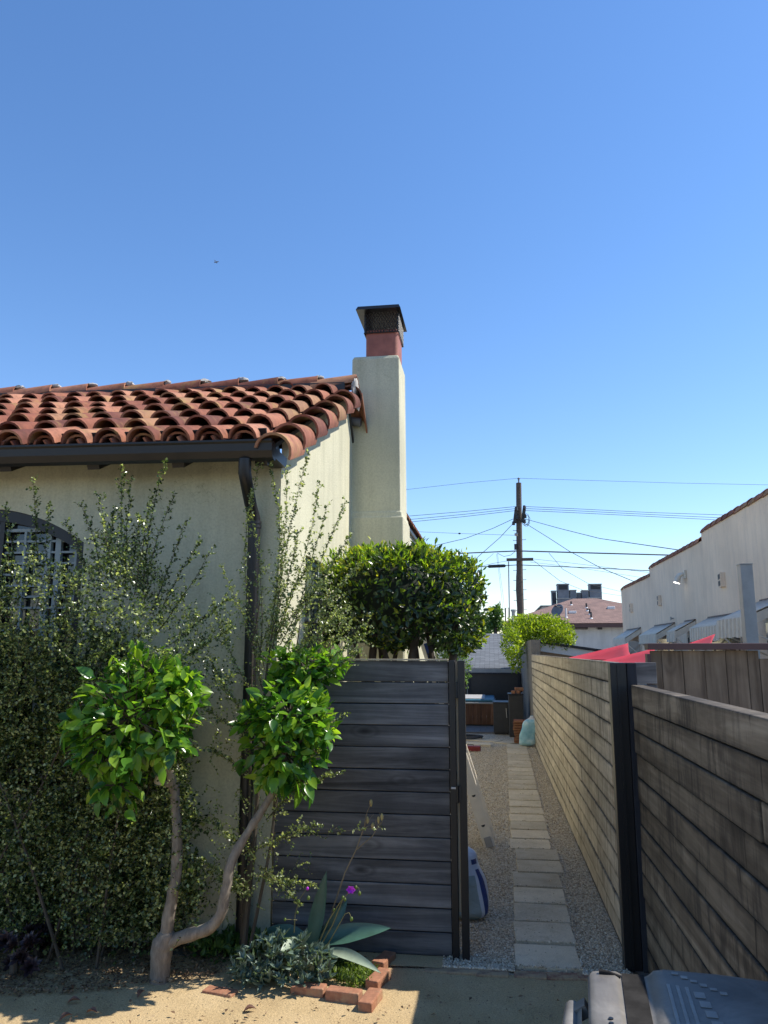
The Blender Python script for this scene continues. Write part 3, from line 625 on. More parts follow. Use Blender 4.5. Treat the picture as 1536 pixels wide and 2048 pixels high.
# ---------------------------------------------------------------- right-hand fences
ff = thing('long_fence', 'long weathered tan fence of horizontal boards running beside the gravel path', 'fence', (.83, 11, 0))
b = MB()
for i in range(13):
    z0 = .0+BP*i; y = 5.47
    while y < 17.2:
        L = rnd.choice((2.4, 3.0, 3.6, 4.2)); y1 = min(17.2, y+L); dx = rnd.uniform(-.005, .004)
        if 17.2-y1 < .8: y1 = 17.2
        b.box(.80+dx, .84+dx, y, y1-.003, z0+.004, z0+BP-.003); y = y1
b.build('board_panel', M['fence'], ff, False, .005)
b = MB(); b.box(.85, .88, 5.47, 17.2, .0, 1.80); b.build('backing', M['post'], ff)
nf = thing('near_fence', 'dark weathered fence of thick horizontal boards, lower, next to the bin', 'fence', (.93, 2.5, 0))
b = MB()
for i in range(12):
    z0 = BP*i; y = 5.334
    while y > -1.5:
        L = rnd.choice((2.4, 3.6)); y1 = max(-1.5, y-L); dx = rnd.uniform(-.007, .006); b.box(.89+dx, .975+dx, y1+.003, y, z0+.004, z0+BP-.003); y = y1
b.build('board_panel', M['nearfence'], nf, False, .006)
rp_ = thing('gate_post', 'black gate post with a charcoal timber beside it, between the tan and dark fences', 'post', (.84, 5.4, 0))
b = MB(); b.box(.757, .862, 5.35, 5.455, 0, 1.873); b.build('post', M['black'], rp_, False, .003)
b = MB(); b.box(.864, .925, 5.335, 5.455, 0, 1.873); b.build('timber', M['post'], rp_, False, .004)
b = MB(); b.box(.80, .815, 5.338, 5.351, 0, 1.86); b.build('channel', M['black'], rp_)
st = thing('filler_panel', 'short charcoal board infill between the gate post and the brown fence', 'fence', (1.0, 5.42, 0))
b = MB()
for i in range(13): b.box(.928, 1.065, 5.41, 5.445, BP*i+.002, BP*(i+1)-.004)
b.build('board_panel', M['ebony'], st, False, .003)
bf = thing('brown_fence', 'brown fence of vertical boards under a dark cap rail', 'fence', (2.5, 5.62, 0))
b = MB(); x = 1.068; k = 0
while x < 6.5:
    wd = .14 if k % 5 else .075; tz = 1.955 if x < 1.72 else 1.90
    b.box(x, x+wd-.003, 5.60+rnd.uniform(-.004,.004), 5.625, .02, tz-rnd.uniform(0,.004)); x += wd; k += 1
b.build('board_panel', M['browns'], bf, False, .003)
b = MB(); b.box(1.045, 6.5, 5.55, 5.68, 1.958, 2.002); b.build('cap_rail', M['brownpaint'], bf, False, .004)
b = MB(); b.box(1.043, 1.066, 5.58, 5.66, 0, 1.93); b.build('end_trim', M['brownpaint'], bf)
b = MB()
for z in (.4, 1.6): b.box(1.068, 6.5, 5.63, 5.67, z, z+.09)
b.build('rail', M['browns'], bf)
bw = thing('block_wall', 'grey concrete block wall at the far end of the tan fence', 'wall', (.9, 20, 0))
b = MB(); b.box(.80, 1.0, 17.22, 24.5, 0, 2.19); b.build('blocks', M['block'], bw)

# ---------------------------------------------------------------- stepping slabs
ORD = ['first','second','third','fourth','fifth','sixth','seventh','eighth','ninth','tenth','eleventh','twelfth','thirteenth','fourteenth','fifteenth','sixteenth','seventeenth','eighteenth','nineteenth','twentieth','twenty-first','twenty-second','twenty-third','twenty-fourth','twenty-fifth','twenty-sixth','twenty-seventh','twenty-eighth']
b = MB(); b.box(-.203, .203, -.192, .192, -.05, .014)
slab = b.build('paving_slab', M['slab'], None, False, .006)
y = 5.5; i = 0
while y < 17.2 and i < 28:
    o = slab if i == 0 else slab.copy()
    if i: col.objects.link(o)
    cx = .285+.012*(y-5.3)+rnd.uniform(-.012,.012)+(.05 if 7.6 < y < 8.4 else 0)
    o.location = (cx, y, rnd.uniform(-.004,.004)); o.rotation_euler = (rnd.uniform(-.006,.006), rnd.uniform(-.006,.006), rnd.uniform(-.03,.03))
    tag(o, 'grey concrete stepping slab, %s from the gateway along the gravel path' % ORD[i], 'paving slab', 'stepping slabs in the gravel path'); y += .424; i += 1
for k, (x, y) in enumerate(((.22, 17.45), (-.12, 17.75), (-.5, 17.95))):
    o = slab.copy(); col.objects.link(o); o.location = (x, y, 0); o.rotation_euler = (0,0,R(-35+8*k))
    tag(o, 'grey concrete slab, %s in the turn towards the deck' % ('first','middle','last')[k], 'paving slab', 'stepping slabs in the gravel path')
# flush brick threshold
b = MB(); b.box(-.10, .10, -.045, .045, -.05, .003); bk = b.build('brick', M['dustybrick'], None, False, .008)
exs = [PZ(px, 1944, 0) for px in (880, 925, 985, 1060, 1125, 1185, 1240)]
ewords = ('beside the panel foot', 'under the black gate post', 'red, left of the first slab', 'left half below the first slab', 'right half below the first slab', 'right of the first slab', 'beside the fence post')
for k, P in enumerate(exs):
    o = bk if k == 0 else bk.copy()
    if k: col.objects.link(o)
    o.location = (P.x, 5.225-.012*k*0+rnd.uniform(-.012,.012), rnd.uniform(-.004,.003)); o.rotation_euler = (0,0,rnd.uniform(-.06,.06)); o.scale = (1.0, 1, 1)
    tag(o, 'flush brick in the gateway threshold, '+ewords[k], 'brick', 'bricks in the gateway threshold')
# planting bed edging
b = MB(); b.box(-.10, .10, -.042, .042, -.04, .046); b2 = b.build('brick', M['brick'], None, False, .008)
be = [(688,1980,-8,'left of the bed corner, lying lengthwise'),(618,1968,-6,'half hidden under the grey-green plant'),(441,1965,-14,'under the camellia branch'),(741,1988,80,'at the near corner of the bed'),(757,1948,74,'second from the near corner of the bed'),(768,1912,74,'standing at the back end of the bed edge')]
for k, (px, py, a, wd) in enumerate(be):
    o = b2 if k == 0 else b2.copy()
    if k: col.objects.link(o)
    P = PZ(px, py, .046); o.location = (P.x, P.y, rnd.uniform(-.008, .004) if k != 2 else -.038); o.rotation_euler = (rnd.uniform(-.03,.03), rnd.uniform(-.03,.03), R(a))
    tag(o, 'red edging brick of the planting bed, '+wd, 'brick', 'edging bricks round the planting bed')

# ---------------------------------------------------------------- neighbours on the right
XW = 5.0
pk = thing('pink_building', 'pale pink stucco building with stepped tiled parapet and metal awnings', 'building', (8, 18, 0))
steps = []
for (pa, pb, py_t) in (((1242,1182),(1299,1151),0), ((1299,1140),(1403,1078),0), ((1403,1063),(1536,990),0)):
    A, B = PX(*pa, XW), PX(*pb, XW); steps.append((steps[-1][1] if steps else A.y, B.y, (A.z+B.z)/2))
steps[2] = (steps[2][0], 5.9, steps[2][2])
b = MB(); cp_ = MB()
for (ya, yb, z) in steps:
    b.add([(XW,yb,0),(XW,ya,0),(XW,ya,z),(XW,yb,z)], [(0,1,2,3)])
    b.add([(XW,yb,z),(XW,ya,z),(XW+.25,ya,z),(XW+.25,yb,z)], [(0,1,2,3)]); b.add([(XW+.25,yb,z-.8),(XW+.25,ya,z-.8),(XW+.25,ya,z),(XW+.25,yb,z)], [(3,2,1,0)])
    b.add([(XW,ya,z-.4),(XW+.25,ya,z-.4),(XW+.25,ya,z),(XW,ya,z)], [(0,1,2,3)])
    y = ya+.02
    while y > yb+.3:
        cp_.arch((XW+.11, y, z-.015+rnd.uniform(-.006,.006)), (0,-1,.03), (1,0,0), (0,0,1), .135, .15, .50, .018, 8, 1.0); y -= .44
ya = steps[0][0]; zr_ = steps[2][2]-.6
b.add([(XW,ya,0),(14,ya,0),(14,ya,steps[0][2]),(XW,ya,steps[0][2])], [(3,2,1,0)]); b.add([(XW+.2,5.9,3.6),(14,5.9,3.6),(14,ya,3.4),(XW+.2,ya,3.4)], [(0,1,2,3)])
b.add([(14,5.9,0),(14,ya,0),(14,ya,3.5),(14,5.9,3.5)], [(0,1,2,3)]); b.add([(XW,5.9,0),(14,5.9,0),(14,5.9,3.6),(XW,5.9,3.6)], [(0,1,2,3)])
b.build('wall', M['pink'], pk); cp_.build('parapet_tiles', M['tile'], pk, True)
for (px, py) in ((1264,1216),(1320.5,1201),(1446,1160)):   # clay wall vents
    C = PX(px, py, XW); v = MB(); h, wd, d_ = .155, .17, .05
    v.add([(XW-.002,C.y-wd,C.z-h),(XW-.10,C.y-wd,C.z-h),(XW-.05,C.y+wd,C.z-h),(XW-.002,C.y+wd,C.z-h),(XW-.002,C.y-wd,C.z+h),(XW-.10,C.y-wd,C.z+h),(XW-.05,C.y+wd,C.z+h),(XW-.002,C.y+wd,C.z+h)], [(0,1,2,3),(7,6,5,4),(0,4,5,1),(1,5,6,2),(2,6,7,3)])
    vent = v.build('wall_vent', M['pink'], pk)
    for r_ in (-1, 1):
        for q in range(3):
            y_ = C.y-wd*.45+q*wd*.55; xo = XW-.10+.05*(y_-C.y+wd)/(2*wd)-.004; v2 = MB(); v2.box(xo-.003, xo+.006, y_-.035, y_+.035, C.z+r_*h*.47-.055, C.z+r_*h*.47+.055); v2.build('slot', M['pipe'], vent)
C = PX(1372, 1160, XW); fl_ = thing('floodlight', 'small twin floodlight with one lamp glowing on the pink wall', 'light', (XW-.02, C.y, C.z))
v = MB(); v.box(XW-.06, XW-.003, C.y-.10, C.y+.04, C.z+.03, C.z+.26); v.build('mount', M['awn'], fl_, False, .01)
v = MB(); v.tube([(XW-.06,C.y+.0,C.z+.16),(XW-.16,C.y+.04,C.z+.10),(XW-.22,C.y+.05,C.z-.06)], [.03,.055,.085], 12); v.build('lamp_head', M['awn'], fl_, True)
v = MB(); v.tube([(XW-.22,C.y+.05,C.z-.058),(XW-.226,C.y+.051,C.z-.078)], [.078,.078], 14); v.build('lens', M['lens'], fl_)
v = MB(); v.tube([(XW-.06,C.y+.06,C.z+.18),(XW-.13,C.y+.22,C.z+.16),(XW-.19,C.y+.26,C.z+.05)], [.025,.04,.06], 10); v.build('lamp_head', M['awn'], fl_, True)
C = PX(1348, 1237, XW); v = MB(); v.tube([(XW-.004,C.y,C.z),(XW-.10,C.y,C.z+.01)], .018, 8); v.tube([(XW-.085,C.y,C.z-.05),(XW-.085,C.y,C.z+.05)], .022, 8); tag(v.build('hose_bib', M['galv'], None, True), 'tiny pipe stub sticking out of the pink wall above the awnings', 'pipe')
# awnings: wall line (near, far), outer drop
def awning(name_lab, pn, pf, pout, zval):
    N, Fp = PX(*pn, XW), PX(*pf, XW); zt = (N.z+Fp.z)/2
    O = PY(*pout, N.y); prj = max(.45, XW-O.x); zo = O.z; y0, y1 = N.y, Fp.y
    t = thing('awning', name_lab, 'awning', (XW-.3, (y0+y1)/2, zt), 'corrugated metal awnings on the pink wall')
    v = MB(); nn = max(6, int((y1-y0)/.21)); P = []
    for i in range(nn*4+1):
        y = y0+(y1-y0)*i/(nn*4); a = (.035, .035, -.035, -.035)[i % 4]; P.append((y-((y1-y0)/(nn*4))*(.6 if i % 2 else 0), a))
    for (y, a) in P: v.v += [(XW-.01, y, zt+a*.5), (XW-prj, y, zo+a*.5)]
    for i in range(len(P)-1): v.f.append((2*i, 2*i+1, 2*i+3, 2*i+2))
    o = v.build('canopy', M['awn'], t, True); o.modifiers.new('thick', 'SOLIDIFY').thickness = .008
    v = MB(); vz = zo-zval
    ns_ = max(5, int((y1-y0)/.20)); sw_ = (y1-y0)/ns_
    for i in range(ns_):
        ya_ = y0+sw_*i; w_ = sw_*.70; zb_ = vz-.012*(i % 2)
        v.prism([(XW-prj+.012, ya_, zo+.01), (XW-prj-.022, ya_+w_*.22, zo+.012), (XW-prj-.022, ya_+w_*.78, zo+.012), (XW-prj+.012, ya_+w_, zo+.01)], (-.012, 0, zb_-zo))
    v.box(XW-prj+.014, XW-prj+.020, y0, y1, zo-.04, zo+.008)
    o = v.build('valance', M['awn'], t)
    for y in (y0-.012, y1+.004):
        v = MB(); v.prism([(XW-.01,y,zt-.01),(XW-prj,y,zo-.01),(XW-prj,y,zo-.17),(XW-.01,y,zt-.17)], (0,.01,0)); v.build('side_panel', M['awn'], t)
        v = MB(); v.beam((XW-prj+.03,y+.02,zo-.17),(XW-.01,y+.02,zo-.62), .03, .03); v.build('arm', M['awn'], t)
    v = MB(); v.box(XW-.05, XW-.004, y0-.02, y1+.02, zt+.005, zt+.03); v.build('flashing', M['brownpaint'], t)
    # the window it shades
    wv = MB(); wv.box(XW-.03, XW-.004, y0+.12, y1-.12, zt-1.5, zt-.35); wn = wv.build('window', M['awn'], t); p_ = MB(); p_.box(XW-.04, XW-.031, y0+.18, y1-.18, zt-1.44, zt-.41); p_.build('pane', M['glass'], wn)
awning('farthest corrugated metal awning, at the far end of the pink wall', (1282,1257), (1256,1260), (1250,1277), .22)
awning('corrugated metal awning just left of the narrowest one on the pink wall', (1350,1246), (1312,1253), (1312,1269), .24)
awning('narrowest corrugated metal awning, in the middle of the pink wall', (1391.5,1240), (1373,1244), (1350,1263), .26)
awning('wide corrugated metal awning just behind the grey square post', (1484,1226), (1420,1237), (1437,1252), .30)
awning('nearest corrugated metal awning, in front of the grey square post', (1590,1190), (1525,1203), (1487,1236), .32)
# mast and shade sails
C = PY(1489, 1130, 8.6); ms = thing('steel_post', 'square grey steel post standing in front of the pink wall', 'post', (C.x, 8.6, 0))
v = MB(); v.box(C.x-.062, C.x+.062, 8.54, 8.66, 0, C.z); v.build('post', M['galv'], ms, False, .004); v = MB(); v.box(C.x-.066, C.x+.066, 8.535, 8.665, C.z, C.z+.01); v.build('cap', M['galv'], ms)
def sail(name, label, corners, sag=.06, n_=10):
    A, B_, C_ = [Vector(c) for c in corners]; v = MB(); ix = {}
    for i in range(n_+1):
        for j in range(n_+1-i):
            a, b_ = i/n_, j/n_; c = 1-a-b_; k = 27*a*b_*c
            P = A*a+B_*b_+C_*c; cen = (A+B_+C_)/3; edge = min(a, b_, c)
            P = P+(cen-P)*(.10*(1-min(1, edge*6)))*(1-max(a, b_, c))*1.4 - Vector((0,0,sag*k)); ix[i, j] = len(v.v); v.v.append(tuple(P))
    for i in range(n_):
        for j in range(n_-i):
            v.f.append((ix[i,j], ix[i+1,j], ix[i,j+1]))
            if j < n_-i-1: v.f.append((ix[i+1,j], ix[i+1,j+1], ix[i,j+1]))
    o = v.build(name, M['red'], None, True); o.modifiers.new('thick', 'SOLIDIFY').thickness = .004; return tag(o, label, 'shade sail', 'red shade sails')
sail('shade_sail', 'pinkish red shade sail, leftmost, rising to a peak over the tan fence', [PY(1128,1318,13.0), PY(1256,1287,12.4), PY(1268,1322,9.5)], .10)
sail('shade_sail', 'bright red shade sail beside the end of the brown fence', [PY(1196,1324,9.5), PY(1310,1297,9.0), PY(1310,1340,7.0)], .05)
sail('shade_sail', 'dark red tip of shade sail under the wide awning', [PY(1430,1268,10.5), PY(1368,1290,11), PY(1420,1296,8.4)], .03)
# shed with white fascia behind the wall
sd_ = thing('flat_shed', 'low tan outbuilding with white sloping fascia behind the fence', 'shed', (3, 20.5, 0))
A, B_ = PY(1064,1284,20.2), PY(1262,1313,20.2)
v = MB(); v.prism([A, B_, B_-Vector((0,0,.20)), A-Vector((0,0,.20))], (0,.06,0)); v.build('fascia', M['white'], sd_)
v = MB(); v.prism([A+Vector((-.05,-.06,.012)), B_+Vector((0,-.06,.012)), B_+Vector((0,-.06,.07)), A+Vector((-.05,-.06,.07))], (0,3.5,0)); v.build('roof', M['pipe'], sd_)
v = MB(); v.prism([(A.x+.1,20.3,0),(B_.x,20.3,0),(B_.x,20.3,B_.z-.1),(A.x+.1,20.3,A.z-.1)], (0,3.0,0)); v.build('wall', M['tan'], sd_)

# rear building with brown hip roof
Yb = 46.
rb = thing('stucco_building', 'white stucco building with brown hip roof behind the bright bush', 'building', (8, Yb+6, 0))
E0, E1 = PY(1000,1248,Yb), PY(1330,1252,Yb); ze = E0.z
v = MB(); v.prism([(E0.x+.5,Yb+.6,0),(E1.x,Yb+.6,0),(E1.x,Yb+.6,ze),(E0.x+.5,Yb+.6,ze)], (0,12,0)); v.build('wall', M['greywall'], rb)
v = MB(); v.box(E0.x, E1.x, Yb, Yb+.05, ze-.22, ze+.04); v.build('fascia', M['brownpaint'], rb)
pk_ = PY(1158,1197,Yb+8); hw = pk_.z
v = MB(); lo = [(E0.x-.1,Yb-.05,ze+.03),(E1.x+3,Yb-.05,ze+.03),(E1.x+3,Yb+15,ze+.03),(E0.x-.1,Yb+15,ze+.03)]; r0, r1 = (pk_.x-.4,Yb+8,pk_.z),(pk_.x+1.2,Yb+8,pk_.z)
v.add(lo+[r0, r1], [(0,1,5,4),(1,2,5),(2,3,4,5),(3,0,4)]); rroof = v.build('roof', M['brownshingle'], rb)
def onroof(px, py):   # front roof plane
    a, b_, c = Vector(lo[0]), Vector(lo[1]), Vector(r1); nn = (b_-a).cross(c-a); dd = ray(px, py); return CAM+dd*((a-CAM).dot(nn)/dd.dot(nn))
for (px, py, h) in ((1142.5,1210,.24),(1173,1216,.30),(1175,1222,.18),(1179.5,1229,.34),(1182.5,1237,.38),(1132.5,1235,.55)):
    P = onroof(px, py); v = MB(); v.tube([P+Vector((0,0,-.05)), P+Vector((0,0,h))], .055, 8); vp = v.build('vent_pipe', M['pipe'] if px != 1132.5 else M['white'], rroof, True)
    v = MB(); v.tube([P+Vector((0,0,-.08)), P+Vector((0,0,.05))], [.13,.07], 8); v.build('boot', M['white'], vp, True)
for (px, py) in ((1145,1226),(1222,1217)): P = onroof(px, py); v = MB(); v.box(P.x-.22,P.x+.22,P.y-.2,P.y+.2,P.z-.05,P.z+.12); v.build('roof_vent', M['white'], rroof, False, .03)
P = PY(1153,1255,Yb+.5); v = MB(); v.box(PY(1146,1255,Yb+.5).x, PY(1176,1255,Yb+.5).x, Yb+.57, Yb+.59, PY(1146,1259,Yb+.5).z, PY(1146,1251.5,Yb+.5).z); v.build('window', M['glass'], rb)
P = PY(1200,1257,Yb+.5); v = MB(); v.box(P.x-.12,P.x+.12,Yb+.45,Yb+.6,P.z-.06,P.z+.1); v.build('wall_light', M['pipe'], rb)
P = onroof(1117,1237); dish = thing('satellite_dish', 'grey satellite dish on the brown hip roof', 'satellite dish', P)
v = MB(); dn = Vector((-.55,-.62,.45)).normalized(); du = dn.orthogonal().normalized(); dv = dn.cross(du); cen = P+Vector((0,-.1,.42)); nu = 20
for rr in range(6):
    r = .42*rr/5
    for i in range(nu): a = 2*math.pi*i/nu; v.v.append(tuple(cen+(du*math.cos(a)+dv*math.sin(a))*r+dn*(.12*(r/.42)**2)))
for rr in range(5):
    for i in range(nu): a = rr*nu+i; e = rr*nu+(i+1) % nu; v.f.append((a, e, e+nu, a+nu))
o = v.build('reflector', M['grey'], dish, True); o.modifiers.new('t', 'SOLIDIFY').thickness = .02
v = MB(); v.tube([P+Vector((.05,0,-.05)), cen-dn*.06], .035, 8); v.build('mount', M['pipe'], dish, True)
v = MB(); v.tube([cen-du*.3, cen+dn*.42-du*.12], .02, 6); v.blob(cen+dn*.44-du*.12, .09,.06,.06, 0, 0, 8, 6); v.build('feed_arm', M['pipe'], dish, True)
# roof units on a further flat building
Yh = 75.; T0, T1 = PY(1085,1213,Yh), PY(1230,1213,Yh)
fb_ = thing('flat_building', 'flat grey building with air conditioning units, mostly behind the hip roof', 'building', (T0.x+3, Yh+5, 0)); v = MB(); v.box(T0.x, T1.x, Yh, Yh+12, 0, T0.z); v.build('wall', M['greywall'], fb_); v = MB(); v.box(T0.x-.2, T1.x+.2, Yh-.2, Yh+12.2, T0.z, T0.z+.1); v.build('roof', M['grey'], fb_)
def unit_ac(x0, x1, y0, y1, lab, dy=0, fan=True, base=None):
    A, B_ = PY(x0, y0, Yh+.6+dy), PY(x1, y1, Yh+.6+dy); zb = T0.z+.1
    t = thing('air_conditioner', lab, 'air conditioner', ((A.x+B_.x)/2, Yh+1+dy, zb), 'rooftop air conditioning units'); v = MB(); v.box(A.x, B_.x, A.y, A.y+1.2, zb, A.z); v.build('casing', M['grey'], t, False, .02)
    if fan: v = MB(); h = A.z-max(zb, B_.z); v.box(A.x+.12*(B_.x-A.x), B_.x-.12*(B_.x-A.x), A.y-.03, A.y-.003, A.z-.85*min(h, 1.6), A.z-.12*min(h, 1.6)); v.build('louvre', M['pipe'], t)
    v = MB(); v.box(A.x-.04, B_.x+.04, A.y-.04, A.y+1.24, A.z-.03, A.z+.05); v.build('lid', M['galv'], t)
unit_ac(1103.5,1113.5,1182,1210,'dark rooftop unit at the left end of the row')
unit_ac(1114.5,1138,1168.5,1181,'tall rooftop unit with a dark louvre, left of the two tallest')
unit_ac(1140,1153,1180.5,1192,'small square rooftop unit right of the left tall one', 0, False)
unit_ac(1154,1163,1186,1195,'lowest rooftop unit in the gap of the row', .5, False)
unit_ac(1164,1177,1181,1194,'small rooftop unit left of the right tall one', 0, False)
unit_ac(1178.5,1203.5,1168.5,1180,'tall rooftop unit at the right end of the row')
unit_ac(1116,1141,1197,1207,'wide low rooftop casing under the left tall unit', -.9, False); unit_ac(1176,1203.5,1196,1207,'wide low rooftop casing under the right tall unit', -.9, False)

# ---------------------------------------------------------------- back yard
gsh = thing('garage', 'low garage with a grey shingle roof at the end of the yard', 'garage', (-1, 27, 0))
Yg = 24.3; G0, G1 = PY(860,1334,Yg), PY(1041,1336,Yg); GT = PY(985,1267,Yg+6)
v = MB(); v.add([(G0.x-4,Yg,G0.z),(G1.x,Yg,G1.z),(G1.x+.1,Yg+6,GT.z),(G0.x-4,Yg+6,GT.z)], [(0,1,2,3)]); v.add([(G0.x-4,Yg+6,GT.z),(G1.x+.1,Yg+6,GT.z),(G1.x,Yg+12,G1.z),(G0.x-4,Yg+12,G0.z)], [(0,1,2,3)]); grf = v.build('roof', M['shingle'], gsh); grf.modifiers.new('t', 'SOLIDIFY').thickness = .05
v = MB(); v.box(G0.x-4, G1.x-.05, Yg-.12, Yg-.01, G1.z-.14, G1.z-.02); v.build('eave_gutter', M['galv'], gsh)
v = MB(); v.prism([(G0.x-3.8,Yg+.5,0),(G1.x-.2,Yg+.5,0),(G1.x-.2,Yg+.5,G1.z),(G0.x-3.8,Yg+.5,G0.z)], (0,11,0)); v.build('wall', M['pipe'], gsh)
P = PY(968,1365,Yg+.4)
v = MB(); v.box(PY(933,1365,Yg+.4).x, PY(970,1365,Yg+.4).x, Yg+.42, Yg+.47, .2, G1.z-.12); dw = v.build('window', M['greyframe'], gsh); v = MB(); v.box(PY(938,1365,Yg+.4).x, PY(966,1365,Yg+.4).x, Yg+.40, Yg+.42, .3, G1.z-.2); v.build('pane', M['glass'], dw)
P = PY(929,1300,Yg+2.5); v = MB(); v.tube([P+Vector((0,0,-.55)), P+Vector((0,0,.15))], .07, 8); v.build('vent_pipe', M['pipe'], grf, True)
scr = thing('dark_screen', 'black privacy screen behind the hot tub', 'screen', (-.2, 23.4, 0)); v = MB(); v.box(PY(938,1350,23.4).x, .78, 23.38, 23.43, .1, PY(960,1347,23.4).z); v.build('panel', M['pipe'], scr); v = MB()
for x in (PY(938,1350,23.4).x, .70): v.box(x-.04, x+.04, 23.34, 23.375, 0, PY(960,1344,23.4).z)
v.box(PY(938,1350,23.4).x+.04, .66, 23.34, 23.375, PY(960,1348,23.4).z, PY(960,1345,23.4).z); v.build('frame', M['post'], scr)
tub = thing('hot_tub', 'hot tub with cedar cabinet and blue cover in the back yard', 'hot tub', (-1.2, 21.7, 0)); t0 = PY(989,1420,20.9).x; tz = PY(960,1408,20.9).z
v = MB(); k = -2.4
while k < t0-.02: v.box(k, min(k+.118, t0), 20.9+rnd.uniform(-.003,.003), 20.93, .06, tz); k += .12
k = 20.93
while k < 22.8: v.box(t0-.03, t0, k, k+.118, .06, tz); k += .12
v.build('cabinet', M['cedar'], tub); v = MB(); v.box(-2.4, t0+.03, 20.87, 22.9, tz, tz+.05); v.build('rim', M['galv'], tub, False, .02); v = MB(); v.box(-2.38, t0+.01, 20.89, 22.88, tz+.052, tz+.12); v.build('cover', M['tubblue'], tub, False, .04); v = MB(); v.box(-2.3, t0-.25, 20.98, 22.8, tz+.122, tz+.14); v.build('cover_top', M['galv'], tub, False, .01)
v = MB(); v.box(-2.38, t0-.04, 20.95, 22.85, .0, .06); v.build('base', M['pipe'], tub)
k = -1.5; v = MB()
while k < .1: v.box(k, k+.136, 19.25, 20.85, .0, .035); k += .14
tag(v.build('wooden_deck', plain('grey_decking', (.13,.12,.115), .8, 0, .25, 6)), 'grey timber deck in front of the hot tub', 'deck')
b1 = thing('black_cabinet', 'low black storage cabinet with steel handle beside the hot tub', 'cabinet', (.1, 19.3, 0)); x0, x1 = PY(987,1440,19.1).x, PY(1018,1440,19.1).x; z1 = PY(1000,1406,19.1).z
v = MB(); v.box(x0, x1, 19.1, 19.8, .04, z1); v.build('body', M['pipe'], b1, False, .01); v = MB(); v.box(x0+.02, x1-.02, 19.12, 19.78, 0, .04); v.build('plinth', M['black'], b1); v = MB(); v.tube([(x1-.06,19.07,z1-.12),(x1-.05,19.07,z1-.34)], .012, 6); v.build('handle', M['galv'], b1, True)
v = MB(); v.box(x0-.01, x1, 19.08, 19.81, z1, z1+.02); v.build('lid', M['black'], b1)
b2_ = thing('tall_black_box', 'taller black bin-like box with bricks on top by the fence', 'box', (.45, 18.9, 0)); y0_, y1_ = PY(1018,1430,18.6).x, PY(1047,1430,18.6).x; z2 = PY(1030,1390,18.6).z
v = MB(); v.box(y0_, y1_, 18.6, 19.08, .0, z2); v.build('body', M['pipe'], b2_, False, .012); v = MB(); v.box(y0_-.015, y1_+.015, 18.585, 19.09, z2, z2+.03); v.build('lid', M['black'], b2_, False, .008)
for k, (px, lab) in enumerate(((1027,'dark brick lying on the tall black box'), (1037,'orange brick on the tall black box'), (1038.5,'orange brick laid across the other on the tall black box'))):
    o = b2.copy(); col.objects.link(o); P = PY(px, 1385, 18.75); o.location = (P.x, 18.75+.03*k, z2+.05+(.07 if k == 2 else 0)); o.rotation_euler = (0,0,R((85,80,5)[k])); o.scale = (1,1.1,1); tag(o, lab, 'brick', 'bricks on the tall black box')
b = MB(); dd = Vector((1,0,0)); b.arch((0,0,.0), (1,0,0), (0,1,0), (0,0,1), .10, .085, .44, .016, 8); tl0 = b.build('roof_tile', M['tile'], None, True)
P = PZ(1049,1487,0); n_t = 9
for k in range(n_t):
    o = tl0 if k == 0 else tl0.copy()
    if k: col.objects.link(o)
    o.location = (P.x-.21+rnd.uniform(-.03,.03), P.y+.12, .001+.054*k); o.rotation_euler = (0,0,R(rnd.uniform(-4,4))); o.scale = (1,1.25,.62)
    tag(o, 'spare red barrel roof tile in the nested pile by the fence', 'roof tile', 'pile of spare roof tiles')
def bag(c, wd, dp_, h, lean, mats, name, label, seed, neck=.12):
    c = Vector(c); t = thing(name, label, 'bag', c); v = MB(); nu, nv = 28, 16; lean = Vector(lean)
    secs = {}
    for j in range(nv+1):
        q = j/nv; k = min(1, (q*7+.45))*(1-.30*max(0, q-.5)*2) if q < .82 else max(.2, 1-.3*.64-(q-.82)*4.2)
        if q > .93: k = .18+.5*(q-.93)*7*.5
        for i in range(nu):
            a = 2*math.pi*i/nu; ca, sa = math.cos(a), math.sin(a); e = .72
            x = math.copysign(abs(ca)**e, ca)*wd/2*k; y = math.copysign(abs(sa)**e, sa)*dp_/2*k*(1 if q < .85 else .8)
            P = Vector((x, y, q*h)); P += Vector((x, y, 0)).normalized()*.03*mnoise.noise(P*7+Vector((seed,0,0))); v.v.append(tuple(c+P+lean*q*h))
    fs = {k: [] for k in range(len(mats))}
    for j in range(nv):
        for i in range(nu): fs[mats[0][1](i/nu, j/nv)].append((j*nu+i, j*nu+(i+1) % nu, (j+1)*nu+(i+1) % nu, (j+1)*nu+i))
    fs[0].append(tuple(reversed(range(nu)))); fs[0].append(tuple(nv*nu+i for i in range(nu)))
    V = v.v; me = MB(); me.v = V; order = []
    for k in fs:
        me.f += fs[k]; order += [k]*len(fs[k])
    o = me.build('sack', mats[0][0], t, True)
    for mt in mats[1:]: o.data.materials.append(mt[0])
    if len(o.data.polygons) == len(order): o.data.polygons.foreach_set('material_index', order)
    sb_ = o.modifiers.new('s', 'SUBSURF'); sb_.levels = 1; sb_.render_levels = 2
    return t
def pat1(u, q):   # u: angle around, 0 = +x, .75 = front (-y)
    if q > .72: return 0
    if .86 < u < .955 and .04 < q < .60: return 1
    if .84 < u < .93 and .64 < q < .70: return 1
    if u < .83 and u > .60 and q < .55: return 2
    return 0
P = PZ(948,1846,0)
bag((P.x-.06, P.y+.10, 0), .38, .22, .56, (-.16,.06,0), [(M['bagwhite'], pat1), (M['bagblue'], None), (M['baggreen'], None)], 'sack', 'blue and white plastic sack leaning behind the gate post', 3)
P = PZ(1055,1494,0)
